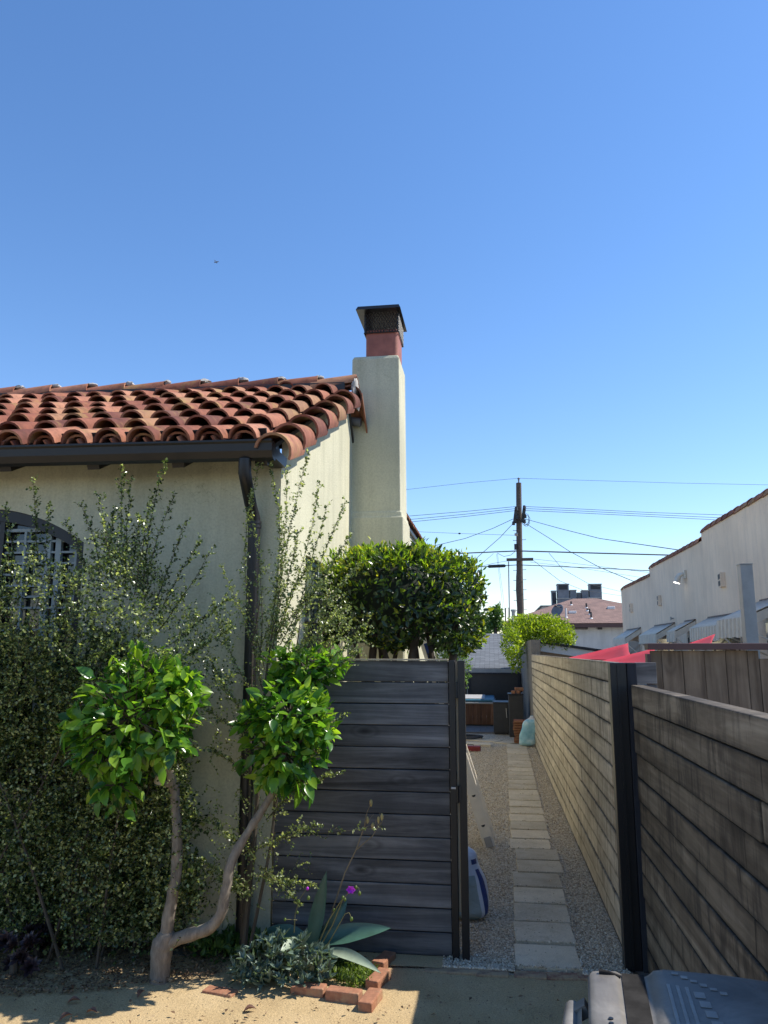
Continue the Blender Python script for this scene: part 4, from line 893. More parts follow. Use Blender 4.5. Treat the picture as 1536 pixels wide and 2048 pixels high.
bag((P.x-.02, P.y+.12, 0), .36, .24, .62, (.22,.05,0), [(M['bagcyan'], lambda u, q: 1 if q > .86 else (1 if .68 < u < .70 else 0)), (M['bagwhite'], None)], 'sack', 'light blue sack with white tied neck against the tan fence', 8)
P = PZ(945,1503,0); tb = thing('tool_case', 'small red metal tool case lying on the gravel', 'case', P); v = MB(); v.box(P.x-.28,P.x+.16,P.y,P.y+.16,0.0,.10); v.build('body', plain('dark_red_paint', (.20,.018,.02), .5), tb, False, .015); v = MB(); v.tube([(P.x-.12,P.y+.05,.10),(P.x-.12,P.y+.05,.125),(P.x+.02,P.y+.05,.125),(P.x+.02,P.y+.05,.10)], .008, 6); v.build('handle', M['black'], tb, True)
for k in range(2):
    o = slab.copy(); col.objects.link(o); P = PZ((962,940)[k],1494,0); o.location = (P.x, P.y+.25, .03); tag(o, ('loose grey paver lying right behind the red case', 'loose grey paver next to the panel edge behind the red case')[k], 'paving slab', 'loose pavers behind the red case')
P = PZ(942,1478,0); v = MB(); pts = []
for i in range(64): a = i*2*math.pi/16; r = .24+.03*math.sin(i*.7); pts.append((P.x+math.cos(a)*r, P.y+math.sin(a)*r, .03+.012*(i/16)))
v.tube(pts, .016, 6); tag(v.build('garden_hose', M['pipe'], None, True), 'black hose coiled on the ground beyond the gate post', 'hose')
# ladder
foot = PZ(980,1694,0); topp = PY(853,1292,foot.y+.05)
ld_ = thing('ladder', 'aluminium ladder leaning to the left behind the gate post', 'ladder', foot)
axd = (topp-foot); axd.normalize(); Ll = 2.75; y2 = Vector((0, .40, 0)); nrm = axd.cross(Vector((0,1,0))).normalized()
for k in (0, 1):
    a = foot+y2*k; c = a+axd*Ll/2; v = MB(); v.obox(c, axd*Ll/2, Vector((0,1,0))*.006, nrm*.056)
    v.obox(c+nrm*.056+Vector((0,.012,0)), axd*Ll/2, Vector((0,1,0))*.016, nrm*.003); v.obox(c-nrm*.056+Vector((0,.012,0)), axd*Ll/2, Vector((0,1,0))*.016, nrm*.003)
    rl = v.build('rail', M['alu'], ld_)
    v = MB(); v.obox(a+axd*.05+Vector((0,-.012,0)), axd*.05, Vector((0,1,0))*.005, nrm*.035); v.build('foot_pad', M['galv'], rl, False, .004)
r = .22; 
while r < Ll-.1:
    a = foot+axd*r; v = MB(); v.tube([a+Vector((0,-.0075,0)), a+y2+Vector((0,.0075,0))], .016, 10); v.build('rung', M['alu'], ld_, True)
    r += .30
v = MB()
r = .22
while r < Ll-.1:
    a = foot+axd*r+Vector((0,-.0085,0)); pts = [a+nrm*(.020*math.cos(q))+axd*(-.020*math.sin(q)) for q in [math.pi*i/8 for i in range(9)]]; 
    hb = MB(); hb.prism(pts, (0,-.0015,0)); hb.build('rung_hole', M['pipe'], ld_); r += .30
v = MB(); c = foot+axd*2.02+Vector((0,-.0075,0)); v.obox(c, axd*.11, Vector((0,1,0))*.0012, nrm*.022); v.build('label', M['bagblue'], ld_)

# ---------------------------------------------------------------- utility pole and wires
YP = 42.; T = PY(1037.5, 966, YP); B0 = PY(1040.5, 1236, YP)
up_ = thing('utility_pole', 'tall brown wooden utility pole with many cables', 'utility pole', (B0.x, YP, 0))
v = MB(); dxz = (T.x-B0.x)/(T.z-B0.z); zz = [0, 2, 4.2, 5.2, 5.9, 6.2, 8, T.z]; v.tube([(B0.x+dxz*(z-B0.z)+.02*math.sin(z*2), YP, z) for z in zz], [.20,.19,.185,.20,.185,.172,.16,.145], 12); pl = v.build('pole', M['polewood'], up_, True)
def pp(px, py, dy=0): return PY(px, py, YP+dy)
v = MB(); v.beam(pp(1013,1119.5,-.22), pp(1066.5,1118.5,-.22), .12, .15); v.build('crossarm', M['polewood'], up_)
v = MB(); v.tube([pp(1037.5,966), pp(1037.3,957)], [.03,.05], 8); v.tube([pp(1037.4,958), pp(1037.3,955.5)], [.08,.05], 8); v.build('top_insulator', M['grey'], up_, True)
v = MB()
for a, b_ in (((1033,1014),(1029,1046)),((1049,1014),(1045,1045))): v.beam(pp(*a,-.2), pp(*b_,-.2), .18, .16, (0,1,0))
v.build('bracket', M['pipe'], up_)
for k, (px, py) in enumerate(((1033,1017),(1048.5,1014),(1034,1034),(1050,1032),(1027,1046),(1049,1042))):
    v = MB(); v.tube([pp(px,py+4,-.3), pp(px,py-3,-.3)], [.09,.07], 8); v.build('insulator', M['pipe'], up_, True)
v = MB(); v.box(pp(1028.5,1100).x, pp(1034,1100).x, YP-.25, YP-.05, pp(1030,1100).z, pp(1030,1089).z); v.build('cable_box', M['pipe'], up_)
P = pp(1032,1069,-.1); v = MB(); v.tube([P+Vector((-.08,0,0)), P+Vector((.1,0,0))], [.06,.11], 8); v.build('insulator', M['galv'], up_, True)
for k in range(9):
    for sgn, y0 in ((1, 1079.5), (-1, 1061)):
        py = y0+k*20-(0 if sgn > 0 else 0)
        if py > 1225 or 1098 < py < 1126: continue
        xx = 1037.6+.011*(py-966)+sgn*5; v = MB(); a = pp(xx, py, 0); v.tube([a, a+Vector((sgn*.20,0,0)), a+Vector((sgn*.20,0,.04))], .014, 5); v.build('step_bolt', M['pipe'], up_)
v = MB(); v.tube([pp(1017,1123,-.2), pp(1019,1235,-.2)], .035, 6); v.build('riser', M['galv'], up_)
v = MB(); pts = []
for i in range(30): a = i*.55; r = 12+3*math.sin(i*1.3); pts.append(pp(1052+math.cos(a)*r*.55, 1040+math.sin(a)*r*.9, -.3-.01*i))
v.tube(pts, .014, 5); v.build('slack_loop', M['wire'], up_, True)
WG = 'cables on the utility pole'
def wire(label, pts, r=.012, sag=0, depths=None, group=WG, cat='cable', name='power_cable'):
    v = MB(); P = []
    for i, (px, py) in enumerate(pts): P.append(PY(px, py, depths[i] if depths else YP-.25))
    out = []
    for i in range(len(P)-1):
        for k in range(8):
            t = k/8; q = P[i].lerp(P[i+1], t); q.z -= sag*4*t*(1-t); out.append(q)
    out.append(P[-1]); v.tube(out, r, 5); return tag(v.build(name, M['wire'], None, True), label, cat, group)
wire('topmost single cable, left span from the pole top', [(700,990),(814,979),(930,966),(1037,956.5)], .009)
wire('topmost single cable, right span from the pole top', [(1037,956.5),(1150,960),(1350,966),(1600,971)], .009)
for k, (yl, yp, yr) in enumerate(((1031,1013,1035),(1038,1017,1043),(1043,1021,1048))):
    wl = ('upper','middle','lower')[k]
    wire(wl+' of the three parallel cables left of the pole', [(780,yl+3.5),(825,yl+.5),(930,(yl+yp)/2+1),(1033,yp)], .013)
    wire(wl+' of the three parallel cables right of the pole', [(1049,yp),(1150,yp+4.5),(1300,yp+12),(1600,yr)], .013)
wire('cable sloping gently down left from the pole to behind the house', [(1026,1038),(985,1057),(930,1077),(820,1103)], .015)
wire('cable dropping steeply left from the pole behind the hedge', [(1026,1047),(1000,1075),(960,1110),(900,1165)], .015)
wire('thin cable with a dark bead left of the pole', [(1029,1070.5),(920,1067),(800,1062)], .009)
v = MB(); v.blob(PY(919,1067,YP-.25), .07,.06,.05, 0, 0, 8, 6); tag(v.build('cable_clamp', M['wire'], None, True), 'dark bead clamped on the thin cable left of the pole', 'clamp')
wire('thick dark cable, left span at the upper level', [(860,1110),(903,1107.5),(1034,1102)], .032)
wire('thick dark cable, right span at the upper level', [(1042,1102),(1200,1106.5),(1350,1110.5),(1480,1113)], .036)
wire('dark cable under the crossarm, left span with splice', [(880,1136),(956,1134),(1033,1130)], .022)
wire('dark cable under the crossarm, right span', [(1042,1130),(1200,1136.5),(1310,1142),(1420,1150)], .022)
v = MB(); a, b_ = PY(975,1133,YP-.28), PY(1012,1131.5,YP-.28); v.tube([a, a.lerp(b_,.08), a.lerp(b_,.92), b_], [.03,.085,.085,.03], 8); tag(v.build('splice_case', M['wire'], None, True), 'black splice case hanging on the cable left of the pole', 'splice case')
wire('upper service drop sloping right to the pink building', [(1051,1038),(1120,1057),(1200,1077),(1358,1100)], .014, 0, (YP-.25, 38, 34, 24))
wire('steeper service drop crossing to the low corner of the pink building', [(1053,1048),(1098,1076),(1138,1102),(1200,1135),(1268,1163)], .014, 0, (YP-.25, 39, 37, 34, 30))
wire('service drop from the crossarm over the left roof unit', [(1067,1121),(1120,1162),(1165,1180),(1245,1192)], .012, 0, (YP-.25, 45, 50, 55))
wire('service drop from the thick cable over the right roof unit', [(1098,1106),(1125,1138),(1178,1168),(1245,1184)], .012, 0, (YP-.25, 45, 50, 55))
wire('thin cable from the right crossarm tip', [(1067,1118),(1150,1127),(1298,1145)], .009)
wire('thin cable a little below the right crossarm tip', [(1060,1124),(1150,1134.5),(1290,1156)], .008)
wire('short cable from the left crossarm tip', [(1013,1122),(985,1127),(940,1138)], .010)
wire('hanging slack cable loop left of the pole under the thick cable', [(1030,1103),(1022,1110),(1008,1113),(994,1106)], .012)
wire('left of two thin guy wires left of the pole', [(993,1108),(1003,1190),(1008,1245)], .007, 0, None, 'guy wires left of the pole', 'guy wire', 'guy_wire')
wire('right of two thin guy wires left of the pole', [(995,1108),(1006,1190),(1012,1245)], .007, 0, None, 'guy wires left of the pole', 'guy wire', 'guy_wire')
wire('thin diagonal cable between the two dark cables left of the pole', [(987,1107),(970,1122),(955,1136)], .008)
v = MB(); v.tube([pp(1011,1240,-2), pp(1011,1216,-2), pp(1018,1216,-2), pp(1018,1240,-2)], .035, 6); v.tube([pp(1011,1240,-2), Vector((pp(1011,1240,-2).x, YP-2, 0))], .035, 6); v.tube([pp(1018,1240,-2), Vector((pp(1018,1240,-2).x, YP-2, 0))], .035, 6); tag(v.build('pipe_frame', M['pipe'], None, True), 'small dark pipe frame standing left of the pole foot', 'frame')
v = MB(); a = pp(1027,1238,-2); v.tube([Vector((a.x,a.y,0)), a, pp(1027,1222,-2)], [.09,.09,.10], 8); v.tube([pp(1027,1223,-2), pp(1027,1219,-2)], [.14,.14], 8); tag(v.build('vent_flue', M['galv'], None, True), 'short metal flue with a cap next to the pole foot', 'flue')
# airplane far away
ap = MB(); c = PY(433, 524, 2600.); ap.tube([c+Vector((-9,0,-2)), c+Vector((-7,0,-1.6)), c+Vector((7,0,1.2)), c+Vector((9,0,1.8))], [.3,1.6,1.6,.5], 8); ap.prism([c+Vector((-1,0,0)), c+Vector((2.5,0,.4)), c+Vector((-3,14,1)), c+Vector((-4.5,14,1))], (0,0,.4)); ap.prism([c+Vector((-1,0,0)), c+Vector((2.5,0,.4)), c+Vector((-3,-14,1)), c+Vector((-4.5,-14,1))], (0,0,.4)); ap.prism([c+Vector((-8.5,0,-1)), c+Vector((-6,0,-1)), c+Vector((-8,0,4)), c+Vector((-9,0,4))], (0,.3,0))
tag(ap.build('airplane', M['grey']), 'tiny distant airplane high in the blue sky', 'airplane')

# ---------------------------------------------------------------- wheeled bin in the corner
ZB = 1.075; c0 = PZ(1176, 1930, ZB); ang = R(-6); bx = Vector((math.cos(ang), math.sin(ang), 0)); by = Vector((-math.sin(ang), math.cos(ang), 0))
bn = thing('wheeled_bin', 'weathered grey-blue wheeled bin with embossed lid in the front corner', 'bin', c0+bx*.25-by*.4-Vector((0,0,ZB)))
W_, D_ = .56, .74
def BL(x, y, z): return c0+bx*x-by*y+Vector((0,0,z))      # x right, y towards the viewer, z above lid rim
def loft(secs, name, mat, parent, bev=0, smooth=True):
    v = MB(); n_ = len(secs[0])
    for s_ in secs: v.v += [tuple(p) for p in s_]
    for i in range(len(secs)-1):
        for q in range(n_-1): v.f.append((i*n_+q, i*n_+q+1, (i+1)*n_+q+1, (i+1)*n_+q))
    o = v.build(name, mat, parent, smooth)
    return o
prof = [(.0,-.05),(.0,-.012),(.008,-.002),(.02,0),(.07,.004),(.078,.0),(.085,-.005),(.150,-.004),(.160,.002),(.175,.016),(.20,.022),(.34,.022),(.46,.016),(.54,-.002),(.56,-.012),(.565,-.06)]
secs = []
for t in (0, .004, .012, .03, .06, .12, .25, .5, .66, .70, .725, .738, .742):
    e = 0
    k = 1.0
    if t < .06: k = math.sqrt(max(0, 1-((.06-t)/.06)**2))
    if t > .68: k = math.sqrt(max(0, 1-((t-.68)/.062)**2)) if t < .742 else 0
    secs.append([BL(x+(0.03*(1-k) if x < .1 else (-.03*(1-k) if x > .5 else 0)), t, -.05+(z+.05)*(.25+.75*k) if z > -.04 else z) for x, z in prof])
lid = loft(secs, 'lid', M['bin'], bn); lid.modifiers.new('t', 'SOLIDIFY').thickness = .005; lid.modifiers['t'].offset = 0
v = MB()
for (a_, b_, c_, d__) in ((.088,.147,.035,.68),): v.add([BL(a_,c_,.000),BL(b_,c_,.001),BL(b_,d__,.001),BL(a_,d__,.000)], [(0,3,2,1)])
v.build('dark_channel', M['bindark'], lid)  # darker strip laid along the channel of the lid
em = MB(); rr = random.Random(4)
def slabm(x, y, lx, ly):
    z = np.interp(x, [p[0] for p in prof[8:]], [p[1] for p in prof[8:]])+.004; em.obox(BL(x, y, z), bx*lx/2, by*ly/2, Vector((0,0,.0012)))
for k in range(6): slabm(.225+.021*k, .075+.020*k, .017, .014+.004*(k % 2))
for r_ in range(3): slabm(.200+.022*r_, .30+.004*r_, .009, .30)
for k in range(5): slabm(.270+.006*k, .20+.052*k, .026, .034)
em.build('embossing', M['binlight'], lid, False, .001)
v = MB(); v.tube([BL(.03,.06,.006), BL(.055,.065,.008), BL(.085,.07,.002)], [.008,.006,.005], 8); v.build('catch', M['bindark'], lid, True)
v = MB()
for yy in (.335, .36): v.tube([BL(.05,yy,.003), BL(.05,yy,.008)], .006, 8)
v.build('rivets', M['black'], lid)
bsec = []
for z, k in ((-.055, 1), (-.10, .985), (-.13, .94), (-1.0, .80)):
    cx_, cy_ = .27, .37; hw_, hd_ = .25*k, .34*k; pts = []
    for (sx, sy, a0) in ((1,-1,-90),(1,1,0),(-1,1,90),(-1,-1,180)):
        for i in range(5): a = R(a0+22.5*i); pts.append(BL(cx_+sx*(hw_-.05)+.05*math.cos(a), cy_+sy*(hd_-.05)+.05*math.sin(a), z))
    pts.append(pts[0]); bsec.append(pts)
loft(bsec, 'body', M['bin'], bn)
v = MB()
for yy in (.12, .60): v.beam(BL(-.005,yy,-.06), BL(-.045,yy,-.085), .05, .03)
v.tube([BL(-.045,.08,-.085), BL(-.05,.2,-.085), BL(-.05,.5,-.085), BL(-.045,.66,-.085)], .022, 10); v.build('handle', M['bin'], bn, True)
v = MB(); v.box(0,0,0,0,0,0); v.v = []; v.f = []
hz_ = [(-.02,-.055),(-.035,-.07),(-.042,-.16),(-.02,-.24),(.0,-.26)]
loft([[BL(x, t, z) for x, z in hz_] for t in (.10,.30,.64)], 'rim_skirt', M['bin'], bn)
for yy in (.08, .66): v = MB(); c = BL(.03,yy,-ZB+.13); v.tube([c-by*.035, c+by*.035], .13, 18); wl = v.build('wheel', M['pipe'], bn, True)

# ---------------------------------------------------------------- plants
def A(*v): return np.array(v, float)
def twig_cloud(poly, n, ymin, ymax, tw_len, nleaf, lsize, upb=.6, fwd=0):
    """twigs sampled through a volume; returns leaf arrays and twig segments"""
    p2 = poly_sample(poly, n); Y = ymin+(ymax-ymin)*rng.random(n)
    Y = Y-fwd*np.clip((1480-p2[:,1])/250, 0, 1)
    base = np.array([tuple(PY(px, py, y)) for (px, py), y in zip(p2, Y)])
    ok = (base[:,2] > .03) & (np.array([mnoise.noise(Vector(q)*3.4) + .6*mnoise.noise(Vector(q)*8.) for q in base]) > -.16); base = base[ok]; n = len(base)
    dr_ = unit(rng.normal(size=(n,3))+A(0,-.15,upb)); L = tw_len*(.6+.8*rng.random(n))
    return twig_leaves(base, dr_, L, nleaf, lsize)
def twig_leaves(base, dr_, L, nleaf, lsize):
    n = len(base); t = (np.arange(nleaf)+.5)/nleaf
    pos = base[:,None,:]+dr_[:,None,:]*(L[:,None,None]*t[None,:,None]); pos = pos.reshape(-1,3)
    ax = unit(np.repeat(dr_, nleaf, 0)*.55+unit(rng.normal(size=(n*nleaf,3)))*.9)
    nr = unit(rng.normal(size=(n*nleaf,3))*.7+A(0,0,.9))
    ls = lsize*(.65+.7*rng.random(n*nleaf))
    return pos, ax, nr, ls, base, base+dr_*L[:,None]
def twigs_mb(b, B, E_, r):
    for p, q in zip(B, E_):
        d_ = Vector(q-p).normalized(); u = d_.orthogonal().normalized(); v_ = d_.cross(u)
        P = [Vector(p)+u*r, Vector(p)-u*r*.5+v_*r*.86, Vector(p)-u*r*.5-v_*r*.86, Vector(q)]
        b.add(P, [(0,1,3),(1,2,3),(2,0,3)])
def shoot(b, p, q, r0, nside, lsize, out, bend=.06, spur=.09):
    """a long whippy shoot with side twigs"""
    p, q = Vector(p), Vector(q); k = 7; off = Vector((rnd.uniform(-1,1), rnd.uniform(-.4,.4), 0))*bend*(q-p).length
    pts = [p.lerp(q, i/k)+off*math.sin(math.pi*i/k)+Vector((rnd.uniform(-1,1),rnd.uniform(-1,1),0))*.006 for i in range(k+1)]
    b.tube(pts, [r0*(1-.82*i/k) for i in range(k+1)], 4, False)
    base = []; dr_ = []; Ls = []
    for i in range(nside):
        t = (i+rnd.random())/nside; f = t*k; a = min(int(f), k-1); P = pts[a].lerp(pts[a+1], f-a); T = (pts[a+1]-pts[a]).normalized()
        d_ = T*.9+Vector((rnd.gauss(0,1), rnd.gauss(0,.7), rnd.gauss(.1,.5)))*.75; base.append(tuple(P)); dr_.append(tuple(d_.normalized())); Ls.append(spur*(1.15-.75*t)*rnd.uniform(.5,1.3))
    base, dr_, Ls = np.array(base), np.array(dr_), np.array(Ls); o = twig_leaves(base, dr_, Ls, 7, lsize); out.append(o[:4]); twigs_mb(b, o[4], o[5], .0010)
    # leaves straight on the shoot
    n = int(nside*1.4); tt = rng.random(n)*k; aa = np.minimum(tt.astype(int), k-1); PP = np.array([tuple(x) for x in pts]); pos = PP[aa]+(PP[aa+1]-PP[aa])*(tt-aa)[:,None]
    out.append((pos, unit(rng.normal(size=(n,3))+A(0,0,.4)), unit(rng.normal(size=(n,3))*.7+A(0,0,.9)), lsize*(.6+.7*rng.random(n))))
def finish(parts, name, mat, parent, wr=.8):
    pos = np.concatenate([p[0] for p in parts]); ax = np.concatenate([p[1] for p in parts]); nr = np.concatenate([p[2] for p in parts]); ls = np.concatenate([p[3] for p in parts])
    return leaves(name, pos, ax, nr, ls, ls*wr, mat, parent)

# big small-leaved shrub against the front wall
pa = thing('pittosporum_shrub', 'big dense small-leaved shrub covering the front wall and arched window', 'shrub', (-3.0, 5.0, 0))
out = []; b = MB()
polyA = [(-220,1160),(-60,1120),(0,1135),(60,1115),(140,1140),(190,1120),(212,1050),(250,1110),(275,1180),(300,1230),(330,1265),(372,1330),(382,1420),(372,1500),(385,1600),(392,1700),(402,1800),(400,1868),(300,1890),(150,1895),(0,1890),(-220,1890)]
o = twig_cloud(polyA, 6600, 4.72, 5.24, .15, 11, .0205, .6, .34); out.append(o[:4]); twigs_mb(b, o[4], o[5], .0010)
o = twig_cloud([(-220,1300),(60,1270),(200,1260),(290,1340),(365,1430),(385,1600),(395,1870),(-220,1890)], 4600, 5.06, 5.33, .16, 10, .034); out.append(o[:4])
lowA = [(-220,1350),(60,1300),(200,1420),(290,1500),(330,1700),(340,1880),(-220,1895)]
o = twig_cloud(lowA, 2600, 4.95, 5.28, .14, 11, .0235, .2); out.append(o[:4]); twigs_mb(b, o[4], o[5], .0010)
edgeA = [(200,1060),(262,1075),(330,1170),(400,1235),(455,1290),(470,1380),(420,1400),(380,1330),(330,1270),(270,1190)]
o = twig_cloud(edgeA, 520, 4.8, 5.15, .13, 9, .0175); out.append(o[:4]); twigs_mb(b, o[4], o[5], .0010)
sh_ = [((75,1140),(67,958),5.05,26),((100,1160),(98,1010),5.0,20),((235,1180),(243,935),5.05,34),((250,1180),(262,955),5.1,26),((285,1200),(331,922),5.05,40),((290,1200),(350,985),5.1,24),((310,1240),(402,1078),5.0,20),((320,1260),(425,1098),5.1,18),((200,1150),(160,1005),5.1,20),((180,1150),(128,1040),5.0,18),((225,1160),(198,985),4.95,22),((300,1230),(372,1040),5.15,20),((340,1290),(460,1195),5.05,20),((360,1320),(470,1250),5.0,22),((270,1190),(300,1000),4.95,24),((30,1140),(10,1010),5.0,16),((210,1140),(225,1020),5.1,26),((255,1160),(280,1030),5.0,26)]
for a_, q_, y_, ns in sh_: shoot(b, PY(*a_, y_-.16), PY(*q_, y_-.22), .004, int(ns*1.4), .0185, out)
for k in range(20):   # main stems from the ground
    px = rnd.uniform(-180, 390); y_ = rnd.uniform(4.85, 5.2); p0 = PZ(rnd.uniform(-100, 330), 1885, 0); p0.y = y_; q_ = PY(px, 1100+max(0, px-200)*.9+rnd.uniform(0,120), y_)
    if q_.x < -3.9: continue
    mid = p0.lerp(q_, .5)+Vector((rnd.uniform(-.15,.15), rnd.uniform(-.05,.05), 0)); b.tube([p0, p0.lerp(mid,.5)+Vector((0,0,.05)), mid, q_], [.011,.009,.006,.002], 5, False)
b.build('stem', M['twig'], pa); finish(out, 'foliage', M['pit'], pa)

# open, wispy shrub at the corner
pb = thing('pittosporum_shrub', 'open wispy small-leaved shrub rising past the downspout at the house corner', 'shrub', PZ(490, 1885, 0))
out = []; b = MB(); base = PZ(486, 1885, 0); base.y = 5.16
s1 = [(486,1885),(497,1790),(508,1690),(516,1580),(522,1460),(535,1330),(548,1240)]
P = [PY(*p_, 5.14-.01*i) for i, p_ in enumerate(s1)]; P[0].z = -.02; b.tube(P, [.022,.019,.016,.013,.011,.008,.006], 7)
P = [PY(*p_, 5.2) for p_ in ((480,1885),(500,1700),(500,1500),(505,1300),(520,1200))]; P[0].z = -.02; b.tube(P, [.013,.011,.009,.007,.005], 6)
P = [PY(*p_, 5.08) for p_ in ((492,1885),(540,1700),(565,1500),(585,1350),(600,1250))]; P[0].z = -.02; b.tube(P, [.012,.010,.008,.006,.004], 6)
shB = [((530,1340),(519,925),5.1,52),((545,1300),(618,905),5.08,56),((548,1280),(640,962),5.15,42),((560,1290),(690,1000),5.1,40),((565,1300),(700,1070),5.12,40),((540,1330),(572,935),5.05,44),((530,1320),(540,905),5.12,44),((520,1340),(497,985),5.08,34),((575,1300),(655,1010),5.0,34),((525,1380),(440,1130),5.1,30),((515,1400),(425,1200),5.05,34),((585,1330),(720,1130),5.05,36),((545,1260),(600,1060),5.0,36),((520,1300),(560,1010),5.15,40),((560,1330),(690,1215),5.0,36),((590,1380),(735,1265),5.02,40),((600,1390),(720,1300),4.98,32),((510,1450),(430,1335),5.0,32),((505,1480),(400,1410),5.0,30),((510,1560),(425,1500),5.0,26),((520,1520),(690,1430),5.05,26),((530,1600),(680,1545),5.0,30),((530,1640),(640,1500),5.05,26),((510,1700),(640,1650),4.98,30),((510,1720),(415,1640),5.0,34),((505,1750),(625,1770),4.98,34),((500,1780),(395,1720),5.0,34),((530,1600),(660,1480),5.1,26),((545,1680),(760,1655),5.1,12),((500,1800),(440,1760),4.95,30),((515,1730),(600,1810),4.95,26),((540,1290),(660,1160),5.06,34),((550,1270),(625,1120),5.12,36)]
for a_, q_, y_, ns in shB: shoot(b, PY(*a_, y_+.02), PY(*q_, y_), .0035, int(ns*1.25), .0180, out, .08, .085)
for poly, n_ in (([(480,1180),(560,1090),(640,1150),(700,1220),(725,1310),(640,1310),(580,1300),(520,1330),(440,1310),(425,1190)], 250), ([(440,1380),(520,1350),(560,1600),(620,1640),(620,1780),(560,1800),(500,1850),(420,1850),(405,1720),(400,1600)], 230), ([(640,1200),(735,1250),(740,1310),(690,1330),(630,1290)], 90)):
    o = twig_cloud(poly, n_, 4.95, 5.25, .11, 8, .0165); out.append(o[:4]); twigs_mb(b, o[4], o[5], .0010)
b.build('stem', M['twig'], pb); finish(out, 'foliage', M['pitlight'], pb)

# camellia standard: one trunk, two arms, leafy crowns
TPL = leaf_tpl(5, .22, .16, .8)
ct = thing('camellia_tree', 'small pruned tree with forked trunk and glossy rounded leaf crowns', 'tree', PZ(320, 1955, 0))
b = MB(); base = PZ(320, 1958, 0); Yt = base.y
def smooth(P, R_, m_=5):
    P = [Vector(q) for q in P]; o_ = []; r_ = []
    for i in range(len(P)-1):
        a, b_, c, d_ = P[max(i-1,0)], P[i], P[i+1], P[min(i+2,len(P)-1)]
        for k in range(m_):
            t = k/m_; o_.append(.5*((2*b_)+(c-a)*t+(2*a-5*b_+4*c-d_)*t*t+(3*b_-a-3*c+d_)*t**3)); r_.append((R_[i]+(R_[i+1]-R_[i])*t)*(1+.13*mnoise.noise(o_[-1]*16)))
    return o_+[P[-1]], r_+[R_[-1]]
def tp(px, py, dy=0): return PY(px, py, Yt+dy)
def rpx(r): return r*Yt/1538
b.tube(*smooth([tp(319,1972), tp(320,1950), tp(322,1915), tp(326,1888), tp(336,1868), tp(338,1860)], [rpx(26),rpx(20),rpx(19),rpx(22),rpx(16),rpx(5)]), 14)
b.tube(*smooth([tp(322,1905), tp(332,1868), tp(340,1820), tp(349,1770), tp(355,1710), tp(353,1650), tp(350,1600,-.01), tp(347,1570,-.02), tp(340,1545,-.05), tp(318,1500,-.12), tp(290,1450,-.2)], [rpx(15),rpx(13.5),rpx(12),rpx(11),rpx(10.5),rpx(9.5),rpx(9.5),rpx(10.5),rpx(8),rpx(6),rpx(3)]), 12)
b.tube(*smooth([tp(326,1898), tp(350,1880), tp(385,1868), tp(420,1855), tp(443,1825), tp(452,1780), tp(460,1735), tp(480,1690,.02), tp(505,1650,.03), tp(530,1612,.04), tp(548,1580,.05), tp(565,1530,.04), tp(578,1460,.03)], [rpx(13),rpx(12.5),rpx(12.5),rpx(11.5),rpx(10.5),rpx(9.5),rpx(9.5),rpx(9),rpx(8),rpx(7.5),rpx(7.5),rpx(7),rpx(4)]), 12)
b.tube(*smooth([tp(555,1560,.05), tp(585,1480,.1), tp(605,1400,.16), tp(620,1340,.2)], [rpx(7),rpx(6),rpx(5),rpx(3)]), 8)
b.tube(*smooth([tp(347,1568,-.02), tp(330,1566,-.03), tp(318,1558,-.03)], [rpx(9),rpx(7),rpx(6)]), 9)
for i, v_ in enumerate(b.v):
    q_ = Vector(v_); nn_ = mnoise.noise(q_*9)*.008+mnoise.noise(q_*28)*.004; b.v[i] = (v_[0]+nn_, v_[1], v_[2]+nn_*.3)
tr_ = b.build('trunk', M['bark'], ct, True)
cut = MB(); cut.tube([tp(318,1566,-.04), tp(322,1552,-.045), tp(325,1530,-.045)], [rpx(11), rpx(10), rpx(3)], 9); cut.build('pruning_stub', M['rawwood'], tr_)
def crown(name, blobs, n, lsz, seed):
    G = {'old': ([], [], [], []), 'new': ([], [], [], [])}; tw = MB()
    tot = sum(r[3]*r[4] for r in blobs); ztop = max(tp(q[0], q[1]-q[4], q[2]).z for q in blobs); zbot = min(tp(q[0], q[1]+q[4], q[2]).z for q in blobs)
    for (px, py, dy, rx, rz, ry) in blobs:
        c = np.array(tp(px, py, dy)); R3 = A(rpx(rx), rpx(ry), rpx(rz)); m_ = int(n*rx*rz/tot)
        for k in range(m_):
            u = unit(rng.normal(size=3)); rr_ = .42+.62*rng.random()**.6
            if rng.random() < .05: rr_ += .3*rng.random()
            P = c+u*R3*rr_*(1+.42*mnoise.noise(Vector(u)*2.6+Vector((seed+px*.01,0,0))))
            od = unit(u*A(1,1,.9)+rng.normal(size=3)*.3); f = (P[2]-zbot)/(ztop-zbot)
            h = rng.normal(size=3); h[2] *= .5; d_ = unit(od*.95+h*.55+A(0,0,.45*f-.75*(1-f)))
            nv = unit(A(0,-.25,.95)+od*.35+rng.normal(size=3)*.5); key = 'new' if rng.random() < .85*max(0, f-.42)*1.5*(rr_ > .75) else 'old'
            g_ = G[key]; g_[0].append(P-d_*lsz*.4); g_[1].append(d_); g_[2].append(nv); g_[3].append(lsz*(.45+.75*rng.random())*(.9 if key == 'new' else 1))
            if k % 8 == 0: tw.tube([c+(P-c)*.2, c+(P-c)*.6, P], [.006,.004,.0025], 4, False)
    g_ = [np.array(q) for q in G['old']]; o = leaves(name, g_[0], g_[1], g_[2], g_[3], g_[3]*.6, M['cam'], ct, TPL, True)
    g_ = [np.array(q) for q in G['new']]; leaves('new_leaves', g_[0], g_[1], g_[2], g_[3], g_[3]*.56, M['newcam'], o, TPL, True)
    tw.build('branches', M['twig'], o); return o
